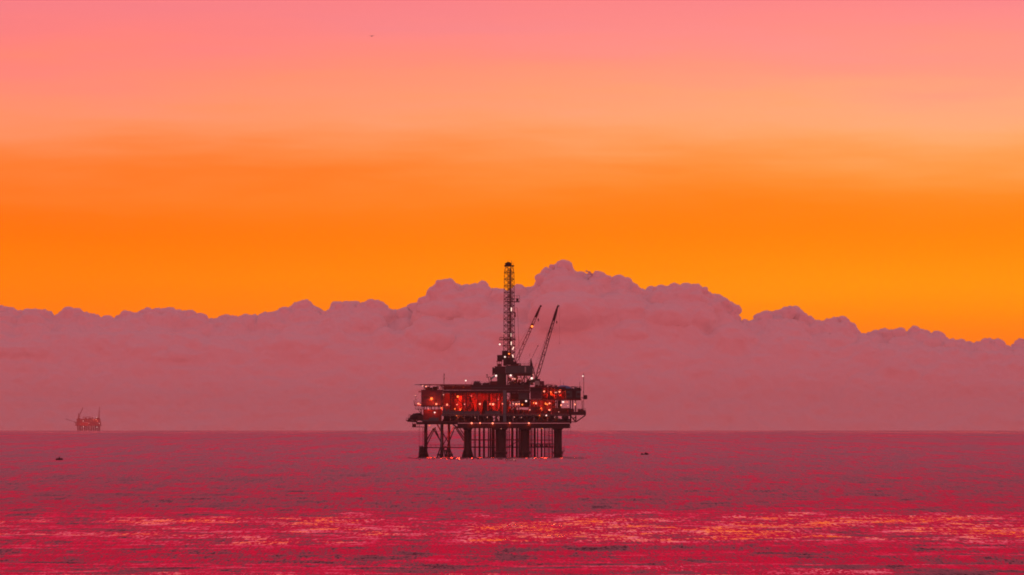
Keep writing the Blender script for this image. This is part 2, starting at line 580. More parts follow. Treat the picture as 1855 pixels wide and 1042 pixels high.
def build_clouds():
    rr = random.Random(11)
    V, Fc, n = [], [], 0
    iv, jf = ico(2)

    def puff(px, py, depth, rad, sq=1.0):
        nonlocal n
        c = np.array([(px - 927.5) * CS, CLOUD_D + CAM.y + depth, CAM.z + (755 - py) * CS])
        s_ = np.array([rad * rr.uniform(0.95, 1.3), rad, rad * sq]) * CS
        V.append(iv * s_ + c)
        Fc.append(jf + n)
        n += len(iv)
    # billows along the outline
    x = -690.0
    while x < 2480:
        t = top_at(x)
        inside = -30 < x < 1890
        r_ = rr.uniform(7, 15) if inside else rr.uniform(14, 26)
        puff(x, t + r_ + 1, rr.uniform(-60, 120), r_)
        r2 = rr.uniform(18, 34)
        t2 = max(top_at(x - r2 * 0.7), t, top_at(x + r2 * 0.7))
        puff(x + rr.uniform(-3, 3), t2 + r2 + 3, rr.uniform(-120, 150), r2)
        x += r_ * rr.uniform(0.45, 0.75)
    # small cauliflower heads along the edge
    for _ in range(270):
        x = rr.uniform(-60, 1920)
        r_ = rr.uniform(2.0, 3.7) ** 2
        puff(x, top_at(x) + r_ * rr.uniform(0.5, 1.3), rr.uniform(-80, 100), r_, rr.uniform(.8, 1.05))
    # swelling towers further down and nearer to us
    for _ in range(430):
        x = rr.uniform(-650, 2450)
        t = top_at(x)
        dpt = rr.random() ** 1.3
        y = t + 20 + dpt * 85
        r_ = rr.uniform(16, 40) * (1 + 0.6 * dpt)
        t3 = max(top_at(x - r_ * 0.7), t, top_at(x + r_ * 0.7))
        puff(x, max(y, t3 + r_ + 6), -(y - t) * CS * rr.uniform(0.7, 1.1), r_, rr.uniform(0.6, 0.95))
    # the body under the billows swells smoothly towards us
    x = -720.0
    while x < 2520:
        t = max(top_at(x + d_) for d_ in (-80, -55, -28, 0, 28, 55, 80))
        t = 0.6 * t + 0.4 * 600
        y = t + 78
        while y < 900:
            puff(x, y, -(y - t) * CS * 0.95, 64, 0.9)
            y += 20
        x += 17
    # long flat shelf of stratus in front on the left
    for (xa, xb, yy_, rad) in ((-400, 190, 640, 24), (150, 470, 652, 22), (420, 760, 662, 24)):
        x = xa
        while x < xb:
            e_ = min(x - xa, xb - x) / 120.0
            puff(x, yy_ + rad * 1.6 * (1 - min(1, max(e_, 0))) , -330 - 60, rad * (0.5 + 0.5 * min(1, max(e_, 0))) * 1.7 * rr.uniform(0.92, 1.06), 0.6)
            x += rad * 0.45
    co = np.concatenate(V)
    fc = np.concatenate(Fc)
    me = bpy.data.meshes.new('cloud_src')
    me.from_pydata(co.tolist(), [], fc.tolist())
    src = bpy.data.objects.new('cloud_src', me)
    COL.objects.link(src)
    md = src.modifiers.new('r', 'REMESH')
    md.mode = 'VOXEL'
    md.voxel_size = 9.0
    sm = src.modifiers.new('s', 'SMOOTH')
    sm.iterations = 2
    sm.factor = 0.6
    for size, st, depth_ in ((190.0, 90.0, 1), (75.0, 36.0, 1)):
        tx = bpy.data.textures.new('billow', 'CLOUDS')
        tx.noise_scale = size
        tx.noise_depth = depth_
        tx.noise_basis = 'ORIGINAL_PERLIN'
        dm = src.modifiers.new('d', 'DISPLACE')
        dm.texture = tx
        dm.texture_coords = 'GLOBAL'
        dm.strength = st
        dm.mid_level = 0.5
    dg = bpy.context.evaluated_depsgraph_get()
    ev = src.evaluated_get(dg)
    fin = bpy.data.meshes.new_from_object(ev)
    fin.name = 'clouds'
    bpy.data.objects.remove(src)
    fin.polygons.foreach_set('use_smooth', [True] * len(fin.polygons))
    o = bpy.data.objects.new('clouds', fin)
    COL.objects.link(o)
    o['kind'] = 'stuff'
    # fine cauliflower relief on the heads only; the lower bank dissolves into smooth mist
    cz = np.empty(len(fin.vertices) * 3, np.float32)
    fin.vertices.foreach_get('co', cz)
    cz = cz.reshape(-1, 3)
    vpx = cz[:, 0] / CS + 927.5
    vpy = 755.0 - (cz[:, 2] - CAM.z) / CS
    dep = vpy - np.interp(vpx, _pp[:, 0], _pp[:, 1])
    wgt = np.clip((75.0 - dep) / 65.0, 0, 1)
    vg = o.vertex_groups.new(name='heads')
    lv = np.round(wgt * 6).astype(int)
    for q in range(1, 7):
        vg.add(np.nonzero(lv == q)[0].tolist(), q / 6.0, 'REPLACE')
    for size, st, depth_ in ((52.0, 34.0, 2), (22.0, 16.0, 3), (11.0, 8.0, 2)):
        tx = bpy.data.textures.new('billow', 'CLOUDS')
        tx.noise_scale = size
        tx.noise_depth = depth_
        tx.noise_basis = 'ORIGINAL_PERLIN'
        dm = o.modifiers.new('relief', 'DISPLACE')
        dm.texture = tx
        dm.texture_coords = 'GLOBAL'
        dm.strength = st
        dm.mid_level = 0.5
        dm.vertex_group = 'heads'
    m, k, out_ = new_mat('cloud_droplets')
    d = k.n('ShaderNodeBsdfDiffuse')
    d.inputs[0].default_value = (0.90, 0.88, 0.88, 1)
    tr = k.n('ShaderNodeBsdfTranslucent')
    tr.inputs[0].default_value = (0.90, 0.88, 0.88, 1)
    mx = k.n('ShaderNodeMixShader')
    mx.inputs[0].default_value = 0.12
    k.link(d.outputs[0], mx.inputs[1])
    k.link(tr.outputs[0], mx.inputs[2])
    k.link(mx.outputs[0], out_.inputs[0])
    fin.materials.clear()
    fin.materials.append(m)
    print('CLOUD faces', len(fin.polygons))
    return o


clouds = build_clouds()


# ------------------------------------------------------------------ sea haze: one closed box of even air
def build_haze():
    b = MB()
    b.box(-19500, 19500, -2500 - 19500, -2500 + 19500, -31.5, 84.0)
    m, k, out_ = new_mat('sea_haze')
    v = k.n('ShaderNodeVolumePrincipled')
    v.inputs['Color'].default_value = HAZE_COL
    v.inputs['Density'].default_value = HAZE_DENSITY
    v.inputs['Anisotropy'].default_value = 0.35
    k.link(v.outputs[0], out_.inputs['Volume'])
    return b.build('haze', m, kind='stuff')


HAZE_COL = (1.0, 0.88, 0.88, 1)
HAZE_DENSITY = 2.6e-5
haze = build_haze()

# ------------------------------------------------------------------ the production platform
# survey grid: q units are 0.0426 m; qx east, qz up
def qx(u):
    return PX(720 + u / 5.153)


def qz(v):
    return PZ(640 + v / 5.153)


SEA0 = sea_z(0, 0)
U = S / 5.153
plat = thing('oil_platform', (qx(900), 0, SEA0), 'large dark offshore oil platform with lit red decks standing on columns in mid sea', 'oil platform')


def bx(u0, u1, v0, v1, y0, y1, name, mat, parent=plat, **kw):
    return MB().box(qx(u0), qx(u1), y0, y1, qz(max(v0, v1)), qz(min(v0, v1))).build(name, mat, parent, **kw)


def pt(u, v, y):
    return (qx(u), y, qz(v))


def pipe(u0, v0, u1, v1, y0, r, name, mat, parent=plat, y1=None, n=8):
    return MB().tube(pt(u0, v0, y0), pt(u1, v1, y0 if y1 is None else y1), r, n=n).build(name, mat, parent, smooth=n > 6)


def rail(u0, u1, v, y, parent, h=1.1, mat='dark', name='handrail', y1=None):
    """post-and-rail guard along a deck edge standing on height v"""
    y1 = y if y1 is None else y1
    a, b = Vector(pt(u0, v, y)), Vector(pt(u1, v, y1))
    n = max(2, int((b - a).length / 1.7))
    m = MB()
    up = Vector((0, 0, 1))
    for i in range(n + 1):
        p = a.lerp(b, i / n)
        m.bar(p, p + up * h, 0.04)
    for hh in (0.55, 1.1):
        m.bar(a + up * hh * h / 1.1, b + up * hh * h / 1.1, 0.035)
    return m.build(name, mat, parent)


LAMPS = []


def lamp(u, v, y, kind='lamp_warm', r=0.27, power=0.0, col=(1.0, 0.26, 0.08), parent=plat, name='floodlight', up=True):
    """bulkhead lamp: dark housing on a bracket, glowing bulb, and its light"""
    p = Vector(pt(u, v, y))
    r *= 1.15
    h = MB()
    h.lathe((p.x, p.y, p.z), [(r * 0.9, r * 0.72), (r * 0.9, r * 0.95), (0.10, r * 1.3), (0.05, r * 1.9)], 8)
    h.bar(p + Vector((0, 0, r * 1.5)), p + Vector((0, 0.9, r * 2.0)), 0.05)
    hs = h.build(name, 'dark', parent)
    b = MB().ball(p, r, 10).build('bulb', kind, hs, smooth=True)
    if power:
        ld = bpy.data.lights.new('lamp_light', 'POINT')
        ld.energy = power * (5.0 if col[1] < 0.5 else 2.0)
        ld.color = (1.0, col[1] * 0.22, col[2] * 0.2) if col[1] < 0.5 else col
        ld.shadow_soft_size = max(r + 0.06, 1.1) if v > 660 else r + 0.06
        lo = bpy.data.objects.new('lamp_light', ld)
        COL.objects.link(lo)
        lo.parent = hs
        lo.location = Vector((p.x, p.y - 0.02, p.z - r * 0.2)) - world_of(hs)
        LAMPS.append(lo)
    return hs


# ---- legs of the main part
for (c, wd, mt) in ((657, 69, 'black'), (965, 100, 'black'), (1190, 90, 'black'), (1495, 76, 'black')):
    for y, k in ((-11.0, 1.0), (11.0, 0.86)):
        r = wd * U / 2 * k
        x = qx(c + (4 if y > 0 else 0))
        col = MB().lathe((x, y, SEA0), [(r * 1.02, -4), (r * 1.02, 0.9), (r, 1.4), (r, qz(698) - SEA0)], 20).build('column', mt, plat, smooth=True)
        MB().lathe((x, y, SEA0), [(r * 1.12, 1.35), (r * 1.18, 1.7), (r * 1.18, 2.0), (r * 1.06, 2.3)], 20).build('collar', 'black', col)
        MB().lathe((x, y, SEA0), [(r * 1.02, qz(716) - SEA0), (r * 1.35, qz(704) - SEA0), (r * 1.35, qz(701) - SEA0)], 20).build('cap_plate', 'dark', col)
# splash skirt round the first column
for dx_ in (-1, 1):
    m = MB()
    xa, xb = qx(657) + dx_ * 1.3, qx(657) + dx_ * 2.65
    m.hull([[(xa, -13, SEA0 - 1), (xb, -13, SEA0 - 1), (xa + dx_ * 0.25, -13, qz(893))], [(xa, -9, SEA0 - 1), (xb, -9, SEA0 - 1), (xa + dx_ * 0.25, -9, qz(893))]])
    m.build('splash_skirt', 'black', plat)
# well conductors between the columns
for (u, r, y) in ((716, .16, 2), (727, .22, 5), (763, .27, -4), (771, .2, 3), (805, .30, -6), (812, .24, 0), (850, .27, -2), (868, .36, -8),
                  (886, .40, 3), (897, .30, -5), (905, .20, 7), (1024, .18, -9), (1043, .22, -6), (1068, .38, 2), (1077, .30, -5), (1110, .26, 4), (1119, .28, -7),
                  (1133, .18, 6), (1140, .2, -3), (1246, .24, 1), (1258, .15, 7), (1277, .34, -6), (1286, .25, 4), (1309, .24, 5),
                  (1342, .24, -3), (1350, .16, 6), (1375, .27, 4), (1388, .10, -9), (1402, .10, 2), (1411, .12, -4), (1420, .14, 6), (1431, .10, -8), (1443, .16, 1), (1450, .10, 8)):
    pipe(u, 690, u, 1010, y, r, 'conductor_pipe', 'black')
# little clamps where conductors pass the guide frames
for (u0, u1, v, y, r, mt) in ((690, 1146, 807, -8.2, .17, 'oxide'), (690, 1455, 877, -9.6, .20, 'black'), (690, 1455, 877, 9.4, .2, 'black'),
                              (268, 622, 881, -9.4, .15, 'dark'), (268, 622, 881, 9.0, .13, 'dark'), (692, 1455, 812, 9.2, .14, 'dark'),
                              (1236, 1456, 848, 4.6, .12, 'dark')):
    pipe(u0, v, u1, v, y, r, 'horizontal_brace', mt)
for (u0, u1, v, y) in ((272, 618, 876, -8.8), (1240, 1455, 868, -9.0)):
    bx(u0, u1, v, v + 4, y - 0.6, y + 0.6, 'walkway', 'dark')
    rail(u0, u1, v, y - 0.55, plat, mat='oxide' if u0 < 400 else 'dark')
    rail(u0, u1, v, y + 0.55, plat)
# guide funnels, valves and life rings kept on the right-hand walkway
for i in range(9):
    u = 1252 + i * 21 + random.uniform(-5, 5)
    MB().lathe((qx(u), -8.9, qz(868)), [(0.22, 0), (0.3, 0.35), (0.12, 0.5), (0.2, random.uniform(.7, 1.1))], 8).build('guide_funnel', 'black', plat)
# diagonal members
for (u0, v0, u1, v1, y0, y1, r, mt) in (
        (692, 700, 640, 745, -9, -9, .2, 'oxide'), (640, 720, 690, 807, -9.4, -9.4, .24, 'oxide'), (340, 700, 269, 825, -9, -9, .17, 'dark'), (333, 700, 411, 825, -9, -9, .18, 'dark'), (352, 690, 262, 880, 9, 9, .15, 'dark'),
        (347, 700, 424, 880, 9, 9, .16, 'dark'), (372, 664, 412, 735, -6, -6, .2, 'haze_red'), (538, 691, 470, 862, -9, -9, .16, 'dark'), (416, 727, 474, 825, -9, -9, .15, 'dark'),
        (525, 684, 482, 770, 3, 3, .15, 'haze_red'), (540, 690, 622, 816, -9, -9, .18, 'dark'), (552, 690, 628, 800, -2, -2, .17, 'dark'),
        (575, 694, 640, 790, 9, 9, .15, 'dark'), (412, 880, 470, 770, 9, 9, .13, 'dark'), (1024, 880, 1146, 812, 8, 8, .12, 'dark')):
    pipe(u0, v0, u1, v1, y0, r * 1.35, 'diagonal_brace', mt, y1=y1)
# legs of the left part
for (u, y, r, mt, v0) in ((262, -9, .35, 'dark', 660), (270, 9, .34, 'black', 660), (412, -9, .40, 'grey', 655), (420, 9, .34, 'dark', 655), (478, -6, .36, 'haze_red', 655), (484, 9, .3, 'dark', 655)):
    pipe(u, v0, u, 1010, y, r, 'jacket_leg', mt, n=12)
for (u, y) in ((230, -9.5), (236, 8)):
    pipe(u + 10, 690, u + 10, 880, y, .08, 'drain_pipe', 'dark')
# boat landings: raked fender frames on the legs at the waterline
for (u0, u1, lean) in ((203, 216, 12), (222, 234, 10), (242, 252, -4)):
    pipe(u0 + lean, 862, u0, 985, -10.6, .26, 'fender_post', 'rubber')
    pipe(u1 + lean * .4, 872, u1, 985, -10.6, .28, 'fender_post', 'rubber')
bx(207, 252, 902, 952, -10.4, -9.6, 'fender_panel', 'rubber')
for (u0, v0, u1) in ((268, 880, 296), (275, 900, 290), (400, 885, 372), (412, 895, 398), (428, 885, 415), (434, 880, 452), (470, 880, 455), (476, 880, 498), (488, 882, 522), (452, 900, 470)):
    pipe(u0, v0, u1, 985, -9.8, .27, 'fender_post', 'rubber')
for (u0, u1, v0, v1) in ((372, 398, 938, 956), (436, 468, 900, 916), (494, 520, 936, 956), (276, 294, 940, 958), (440, 470, 940, 956)):
    bx(u0, u1, v0, v1, -10.2, -9.5, 'fender_panel', 'rubber')
bx(425, 500, 870, 880, -10, 6, 'landing_deck', 'oxide')
for u in (205, 212, 240):
    pipe(u, 690, u + random.uniform(-1, 1), 905, -12, .035, 'hanging_rope', 'dark', n=5)
pipe(1612, 640, 1545, 905, -13, .03, 'mooring_rope', 'dark', n=5)
pipe(1616, 640, 1612, 770, -13, .04, 'hanging_rope', 'dark', n=5)
bx(1530, 1560, 908, 914, -13, -9, 'landing_deck', 'dark')
rail(1532, 1558, 908, -12.9, plat)
pipe(1545, 912, 1532, 985, -12.5, .12, 'fender_post', 'rubber')

# ---- girders and lower deck
for y in (-15.2, -5, 5, 15.2):
    bx(562 + (abs(y) < 10) * 8, 1608 - (abs(y) < 10) * 6, 656, 700 if abs(y) > 10 else 694, y - .35, y + .35, 'main_girder', 'black')
for u in np.linspace(575, 1600, 14):
    bx(u - 5, u + 5, 657, 690, -14.8, 14.8, 'cross_girder', 'black')
for i in range(22):
    u = 590 + i * 47
    bx(u - 2, u + 2, 658, 699, -15.75, -15.56, 'web_stiffener', 'black')
for y in (-14.6, 0, 14.6):
    bx(184, 561, 651, 664, y - .3, y + .3, 'edge_girder', 'black')
for u in np.linspace(196, 545, 7):
    bx(u - 4, u + 4, 652, 661, -14.2, 14.2, 'cross_girder', 'black')
bx(182, 1609, 641, 651, -16, 16, 'lower_deck', 'dark')
# raked underside wedge where the deep girders begin
pipe(520, 662, 566, 697, -15.2, .3, 'girder_haunch', 'black', n=4)
# cantilevered boat platform on the left
m = MB()
rings = []
for y in (-9, 6):
    rings.append([(qx(78), y, qz(622)), (qx(100), y, qz(641)), (qx(184), y, qz(645)), (qx(184), y, qz(630))])
m.hull(rings).build('boat_platform', 'black', plat)
rail(84, 180, 624, -8.9, plat, 1.0)
bx(141, 212, 660, 664, -8, -3, 'ladder_cage', 'dark')
for u in (143, 160, 176, 194, 210):
    pipe(u, 646, u, 688, -8, .09, 'ladder_cage', 'oxide')
bx(140, 250, 686, 691, -8.1, -3, 'ladder_cage', 'dark')
bx(140, 175, 664, 686, -5.6, -5.2, 'ladder_cage', 'oxide')

# ---- truss between lower and main deck
bx(420, 1612, 570, 580, -16, 16, 'main_deck', 'dark')
bx(236, 420, 633, 641, -15.6, 15.6, 'plinth', 'dark')
for y in (-15.6, 14.5):
    pipe(421, 584, 1610, 584, y, .16, 'truss_chord', 'teal')
    pipe(421, 637, 1610, 637, y, .16, 'truss_chord', 'dark')
    u, up = 424, True
    while u < 1590:
        nx = u + (56 if u < 1230 else 37)
        mt = 'yellow' if (510 < u < 600 or 1290 < u < 1410) else ('teal' if u > 1000 or y > 0 else 'dark')
        pipe(u, 637 if up else 584, nx, 584 if up else 637, y, .13, 'truss_diagonal', mt)
        if up:
            pipe(nx, 584, nx, 637, y + .25, .10, 'truss_post', 'dark')
        u, up = nx, not up
for i, u in enumerate(np.arange(430, 1600, 65)):
    if i % 9 != 7:
        bx(u, u + 63, 582, 640, 3.0, 3.2, 'bulkhead_panel', 'black' if i % 3 else 'dark')
# ---- bulwark plates along the main deck
for i, u in enumerate(np.arange(492, 958, 46.6)):
    if i in (6,):
        continue
    bx(u, u + 45, 540 + (i % 3), 569.5, -15.95, -15.8, 'bulwark_plate', 'teal')
for (u0, u1, v) in ((424, 438, 538), (439, 456, 512), (457, 470, 540), (471, 490, 522), (1020, 1080, 556), (1082, 1128, 560), (1462, 1512, 552)):
    bx(u0, u1, v, 569.5, -15.9, -15.6, 'bulwark_plate', 'teal' if u0 < 1000 else 'dark')
rail(1020, 1400, 570, -15.7, plat)

# ---- production bay
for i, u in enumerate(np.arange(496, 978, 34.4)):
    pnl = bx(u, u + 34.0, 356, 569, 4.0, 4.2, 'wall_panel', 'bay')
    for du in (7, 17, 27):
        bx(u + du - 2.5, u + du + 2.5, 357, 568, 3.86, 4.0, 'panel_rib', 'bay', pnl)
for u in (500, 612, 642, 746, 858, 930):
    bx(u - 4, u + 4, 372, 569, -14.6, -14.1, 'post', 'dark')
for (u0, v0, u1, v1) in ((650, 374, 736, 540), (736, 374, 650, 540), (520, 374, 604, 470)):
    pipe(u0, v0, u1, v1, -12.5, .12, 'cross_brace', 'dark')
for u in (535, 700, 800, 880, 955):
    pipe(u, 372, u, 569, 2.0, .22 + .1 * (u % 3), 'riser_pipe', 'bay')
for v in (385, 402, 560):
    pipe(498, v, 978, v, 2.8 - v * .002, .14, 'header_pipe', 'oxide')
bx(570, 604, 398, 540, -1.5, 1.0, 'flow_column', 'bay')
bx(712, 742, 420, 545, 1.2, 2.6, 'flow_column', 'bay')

# ---- upper deck
bx(426, 1345, 348, 356, -16, 16, 'upper_deck', 'dark')
bx(430, 984, 356, 372, -15.6, -15.1, 'upper_girder', 'dark')
bx(1016, 1236, 356, 372, -15.6, -15.1, 'upper_girder', 'dark')
bx(430, 1236, 356, 370, 14.5, 15, 'upper_girder', 'dark')
bx(690, 1010, 303, 346, -15.5, -14.9, 'fascia_plate', 'dark')
bx(690, 1180, 322, 327, -15.85, -15.55, 'fascia_rib', 'teal')
bx(940, 1120, 329, 347.5, -15.7, -15.54, 'fascia_plate', 'dark')
bx(1010, 1236, 303, 347, -15.4, -14.9, 'fascia_plate', 'dark')
bx(690, 1236, 297, 303, -15.6, 14, 'pipe_deck', 'dark')
bx(440, 690, 337, 345, -15.7, -15.2, 'fascia_rib', 'dark')
# helideck with its lattice skirt
bx(212, 700, 292, 299, -16.4, 10, 'helideck', 'oxide')
bx(166, 212, 293, 296, -12, 6, 'helideck_net', 'dark')
for i, u in enumerate(np.arange(404, 694, 9.5)):
    bx(u, u + 4, 299, 337 if i % 4 else 345, -15.6, -15.35, 'skirt_bar', 'oxide')
bx(402, 694, 299, 304, -15.7, -15.2, 'skirt_beam', 'oxide')
for u in (404, 470, 540, 612, 680):
    pipe(u, 300, u + 40, 345, 6, .14, 'helideck_strut', 'dark')
bx(440, 692, 304, 336, 2.0, 2.2, 'skirt_panel', 'oxide')
for (u0, v0, u1, v1, y) in ((395, 302, 372, 345, -12), (372, 302, 395, 345, -12), (262, 299, 250, 345, -12), (300, 299, 300, 345, 4), (232, 299, 260, 330, 4)):
    pipe(u0, v0, u1, v1, y, .13, 'helideck_strut', 'dark')

# ---- left accommodation stack
mod = bx(226, 420, 346, 490, -13.5, 9, 'accommodation_block', 'mauve')
bx(222, 424, 343, 346, -14, 9.5, 'block_roof', 'dark')
for i in range(7):
    u = 240 + i * 28
    bx(u, u + 3, 348, 488, -13.7, -13.5, 'cladding_rib', 'mauve', mod)
bx(346, 372, 430, 489, -13.62, -13.5, 'door', 'dark', mod)
bx(252, 300, 404, 420, -13.62, -13.5, 'window', 'dark', mod)
for (u0, u1, v0, y) in ((262, 330, 322, -10), (333, 376, 312, -11), (278, 300, 314, -12)):
    bx(u0, u1, v0, 343, y, y + 5, 'roof_plant', 'dark')
bx(200, 226, 357, 365, -13, -6, 'ledge', 'oxide')
pipe(206, 357, 206, 340, -12.9, .07, 'ledge_post', 'dark')
bx(160, 226, 482, 490, -14.5, 4, 'balcony', 'oxide')
rail(162, 224, 482, -14.4, plat, mat='oxide')
pipe(158, 440, 166, 482, -14.4, .12, 'balcony_post', 'dark')
for (v, u0, u1) in ((403, 168, 188), (434, 165, 186)):
    bx(u0, u1, v, v + 3, -13, -12, 'bracket', 'oxide')
pipe(174, 396, 176, 482, -12.4, .06, 'balcony_post', 'dark')
bx(224, 424, 490, 500, -15.4, 10, 'middle_deck', 'dark')
low_m = bx(244, 412, 524, 634, -13, 8, 'plant_room', 'oxide')
for u in (258, 300, 342, 384):
    bx(u, u + 3, 526, 632, -13.2, -13, 'cladding_rib', 'oxide', low_m)
bx(330, 356, 540, 600, -13.12, -13, 'door', 'mauve', low_m)
for u in (246, 276, 305, 322, 352, 384, 410):
    bx(u - 3, u + 3, 500, 524, -13.2, -12.6, 'post', 'dark')
for u in (250, 312, 390):
    bx(u - 3, u + 3, 500, 524, 6, 6.6, 'post', 'dark')
bx(300, 388, 600, 632, -15.3, -14.2, 'deck_locker', 'teal')
bx(236, 300, 622, 633, -15.3, -14.6, 'bulwark_plate', 'teal')
bx(168, 238, 519, 524, -12, 2, 'ledge', 'dark')
rail(170, 236, 519, -11.8, plat)
pipe(222, 524, 230, 575, -11, .2, 'ledge_strut', 'oxide', n=6)
pipe(196, 524, 240, 585, -10, .12, 'ledge_strut', 'dark', n=6)
bx(186, 246, 578, 630, -11, 4, 'winch_house', 'dark')
bx(411, 423, 502, 575, -14.6, -14.0, 'post', 'oxide')
for v in (530, 548):
    bx(424, 495, v, v + 5, -9, 2, 'stair_landing', 'dark')
bx(424, 494, 372, 490, 3.0, 3.2, 'wall_panel', 'bay')
bx(424, 494, 492, 569, 2.0, 2.2, 'wall_panel', 'bay')
pipe(438, 296, 438, 345, -14, .28, 'mast_foot', 'oxide')
pipe(437, 372, 437, 569, -15, .2, 'post', 'dark')

# ---- tall grey support column and the frames right of it
bx(986, 1016, 346, 640, -16.5, -15.2, 'support_column', 'grey')
bx(984, 1018, 566, 572, -16.6, -15.1, 'flange', 'teal')
for (u0, u1, v0, v1, y) in ((1016, 1024, 372, 569, -12), (1060, 1068, 372, 569, -10), (1104, 1112, 372, 569, -12), (1040, 1045, 372, 569, 8), (1088, 1093, 372, 569, 10), (1126, 1132, 372, 569, 6)):
    bx(u0, u1, v0, v1, y, y + .4, 'post', 'dark')
for (u0, v0, u1, v1) in ((1020, 385, 1064, 440), (1064, 440, 1020, 500), (1064, 500, 1020, 555), (1064, 470, 1108, 520), (1108, 470, 1064, 520)):
    pipe(u0, v0, u1, v1, -11.6, .12, 'cross_brace', 'oxide')
for v in (440, 470, 502):
    pipe(1018, v, 1240, v, 2, .2, 'header_pipe', 'oxide')
    pipe(1018, v - 9, 1130, v - 9, -10, .12, 'header_pipe', 'dark')
bx(1050, 1130, 372, 452, 3, 6, 'duct', 'dark')
bx(1018, 1240, 528, 569, 0, 4, 'pump_bench', 'oxide')
bx(1130, 1232, 362, 432, -14, -6, 'switch_room', 'teal')
bx(1216, 1226, 366, 430, -14.15, -14, 'door', 'dark')
bx(1126, 1236, 432, 440, -15, 10, 'gallery_deck', 'dark')
# ---- right-hand modules
bx(1236, 1712, 430, 440, -15.8, 13, 'gallery_deck', 'oxide')
cl = bx(1240, 1342, 352, 428, -14, -2, 'clad_module', 'mauve')
for u in (1256, 1274, 1292, 1310, 1328):
    bx(u - 1.5, u + 1.5, 354, 427, -14.15, -14, 'cladding_rib', 'mauve', cl)
bx(1284, 1300, 372, 386, -14.12, -14, 'window', 'dark', cl)
bx(1236, 1566, 316, 322, -15, 13, 'roof_deck', 'oxide')
for i, u in enumerate(np.arange(1344, 1562, 31)):
    bx(u, u + 30, 323, 429, 0.0, 0.2, 'wall_panel', 'bay')
for u in (1350, 1420, 1492, 1556):
    bx(u - 4, u + 4, 322, 430, -14, -13.5, 'post', 'oxide')
for (u0, u1, v, r) in ((1346, 1556, 345, .18), (1346, 1500, 412, .25), (1400, 1556, 398, .2)):
    pipe(u0, v, u1, v, -5, r, 'header_pipe', 'oxide')
for (u, v) in ((1395, 385), (1430, 372), (1466, 392), (1520, 384)):
    MB().lathe(pt(u, 429, -7), [(.7, 0), (.75, .3), (.75, (429 - v) * U), (.4, (429 - v) * U + .4)], 12).build('separator', 'oxide' if u != 1430 else 'yellow', plat, smooth=True)
bx(1400, 1452, 404, 420, -12, -9, 'pipe_rack', 'dark')
# middle bay on the right
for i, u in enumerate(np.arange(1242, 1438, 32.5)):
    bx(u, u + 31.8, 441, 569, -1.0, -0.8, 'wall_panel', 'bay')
bx(1278, 1384, 500, 530, -10, -5, 'control_panel', 'dark')
bx(1300, 1402, 536, 569, -9, -4, 'manifold_skid', 'oxide')
bx(1238, 1286, 500, 569, -9.5, -5, 'manifold_skid', 'mauve')
for u in (1240, 1310, 1372, 1442):
    bx(u - 3, u + 3, 440, 569, -14.6, -14.2, 'post', 'oxide')
pipe(1442, 441, 1486, 520, -14, .14, 'cross_brace', 'oxide')
pipe(1486, 441, 1442, 520, -14, .14, 'cross_brace', 'dark')
for u in (1486, 1516, 1612, 1634, 1662):
    bx(u - 3.5, u + 3.5, 440, 545, -13.6, -13.1, 'post', 'dark')
    bx(u - 2, u + 4, 440, 545, 8, 8.5, 'post', 'dark')
bx(1440, 1612, 512, 569, -9, 4, 'manifold_skid', 'dark')
bx(1444, 1520, 540, 569, -14, -11, 'deck_locker', 'oxide')
for (u, h) in ((1452, 36), (1470, 52), (1500, 42)):
    pipe(u, 512, u, 512 - h, -5, .2, 'riser_pipe', 'dark')
bx(1606, 1756, 546, 578, -15.5, 8, 'side_platform', 'dark')
for i in range(5):
    bx(1612 + i * 28, 1612 + i * 28 + 26, 550, 576, -15.65, -15.5, 'side_plate', 'dark')
rail(1606, 1756, 546, -15.3, plat)
rail(1610, 1752, 546, 7.8, plat)
for (u0, v0, u1, v1) in ((1752, 580, 1666, 641), (1612, 580, 1664, 641), (1664, 580, 1664, 641), (1606, 641, 1666, 641), (1638, 610, 1664, 596)):
    for y in (-12, 5):
        pipe(u0, v0, u1, v1, y, .17, 'side_brace', 'dark')
for u in (1610, 1616):
    pipe(u, 570, u, 655, -14.8, .22, 'post', 'black')
bx(1238, 1344, 322, 351, -13.6, -13.3, 'fascia_plate', 'dark')
for (u0, u1) in ((1446, 1474), (1496, 1530)):
    bx(u0, u1, 441, 511, 3.2, 3.5, 'louvre_panel', 'dark')
bx(421, 428, 300, 489, -13.0, -12.5, 'post', 'dark')
bx(1018, 1044, 440, 569, 4.2, 4.4, 'wall_panel', 'dark')
bx(1140, 1236, 441, 500, 5.0, 5.2, 'wall_panel', 'dark')
# crew cabin on the right corner
cab = bx(1570, 1708, 350, 428, -13, 0, 'crew_cabin', 'teal')
bx(1562, 1714, 338, 350, -14, 1, 'cabin_roof', 'dark')
for (u0, u1, v0, v1) in ((1576, 1606, 376, 396), (1672, 1702, 376, 398)):
    wn = bx(u0, u1, v0, v1, -13.12, -13, 'window', 'dark', cab)
bx(1580, 1610, 358, 368, -13.2, -13, 'cladding_rib', 'grey', cab)
bx(1672, 1704, 358, 368, -13.2, -13, 'cladding_rib', 'grey', cab)
bx(1628, 1662, 352, 427, -13.25, -13, 'door', 'black', cab)
bx(1578, 1706, 414, 430, -14.8, -14.4, 'cabin_rail', 'dark')
rail(1562, 1714, 338, -13.9, plat)
bx(1732, 1768, 392, 431, -11, -8.5, 'instrument_box', 'black')
pipe(1712, 418, 1734, 418, -10, .12, 'bracket', 'dark')
pipe(1720, 440, 1722, 546, -13, .14, 'post', 'oxide')
for u in (1694, 1702, 1676):
    MB().lathe(pt(u, 338, -8), [(.25, 0), (.3, .4), (.12, .6), (.2, random.uniform(.8, 1.3))], 8).build('roof_vent', 'dark', plat)
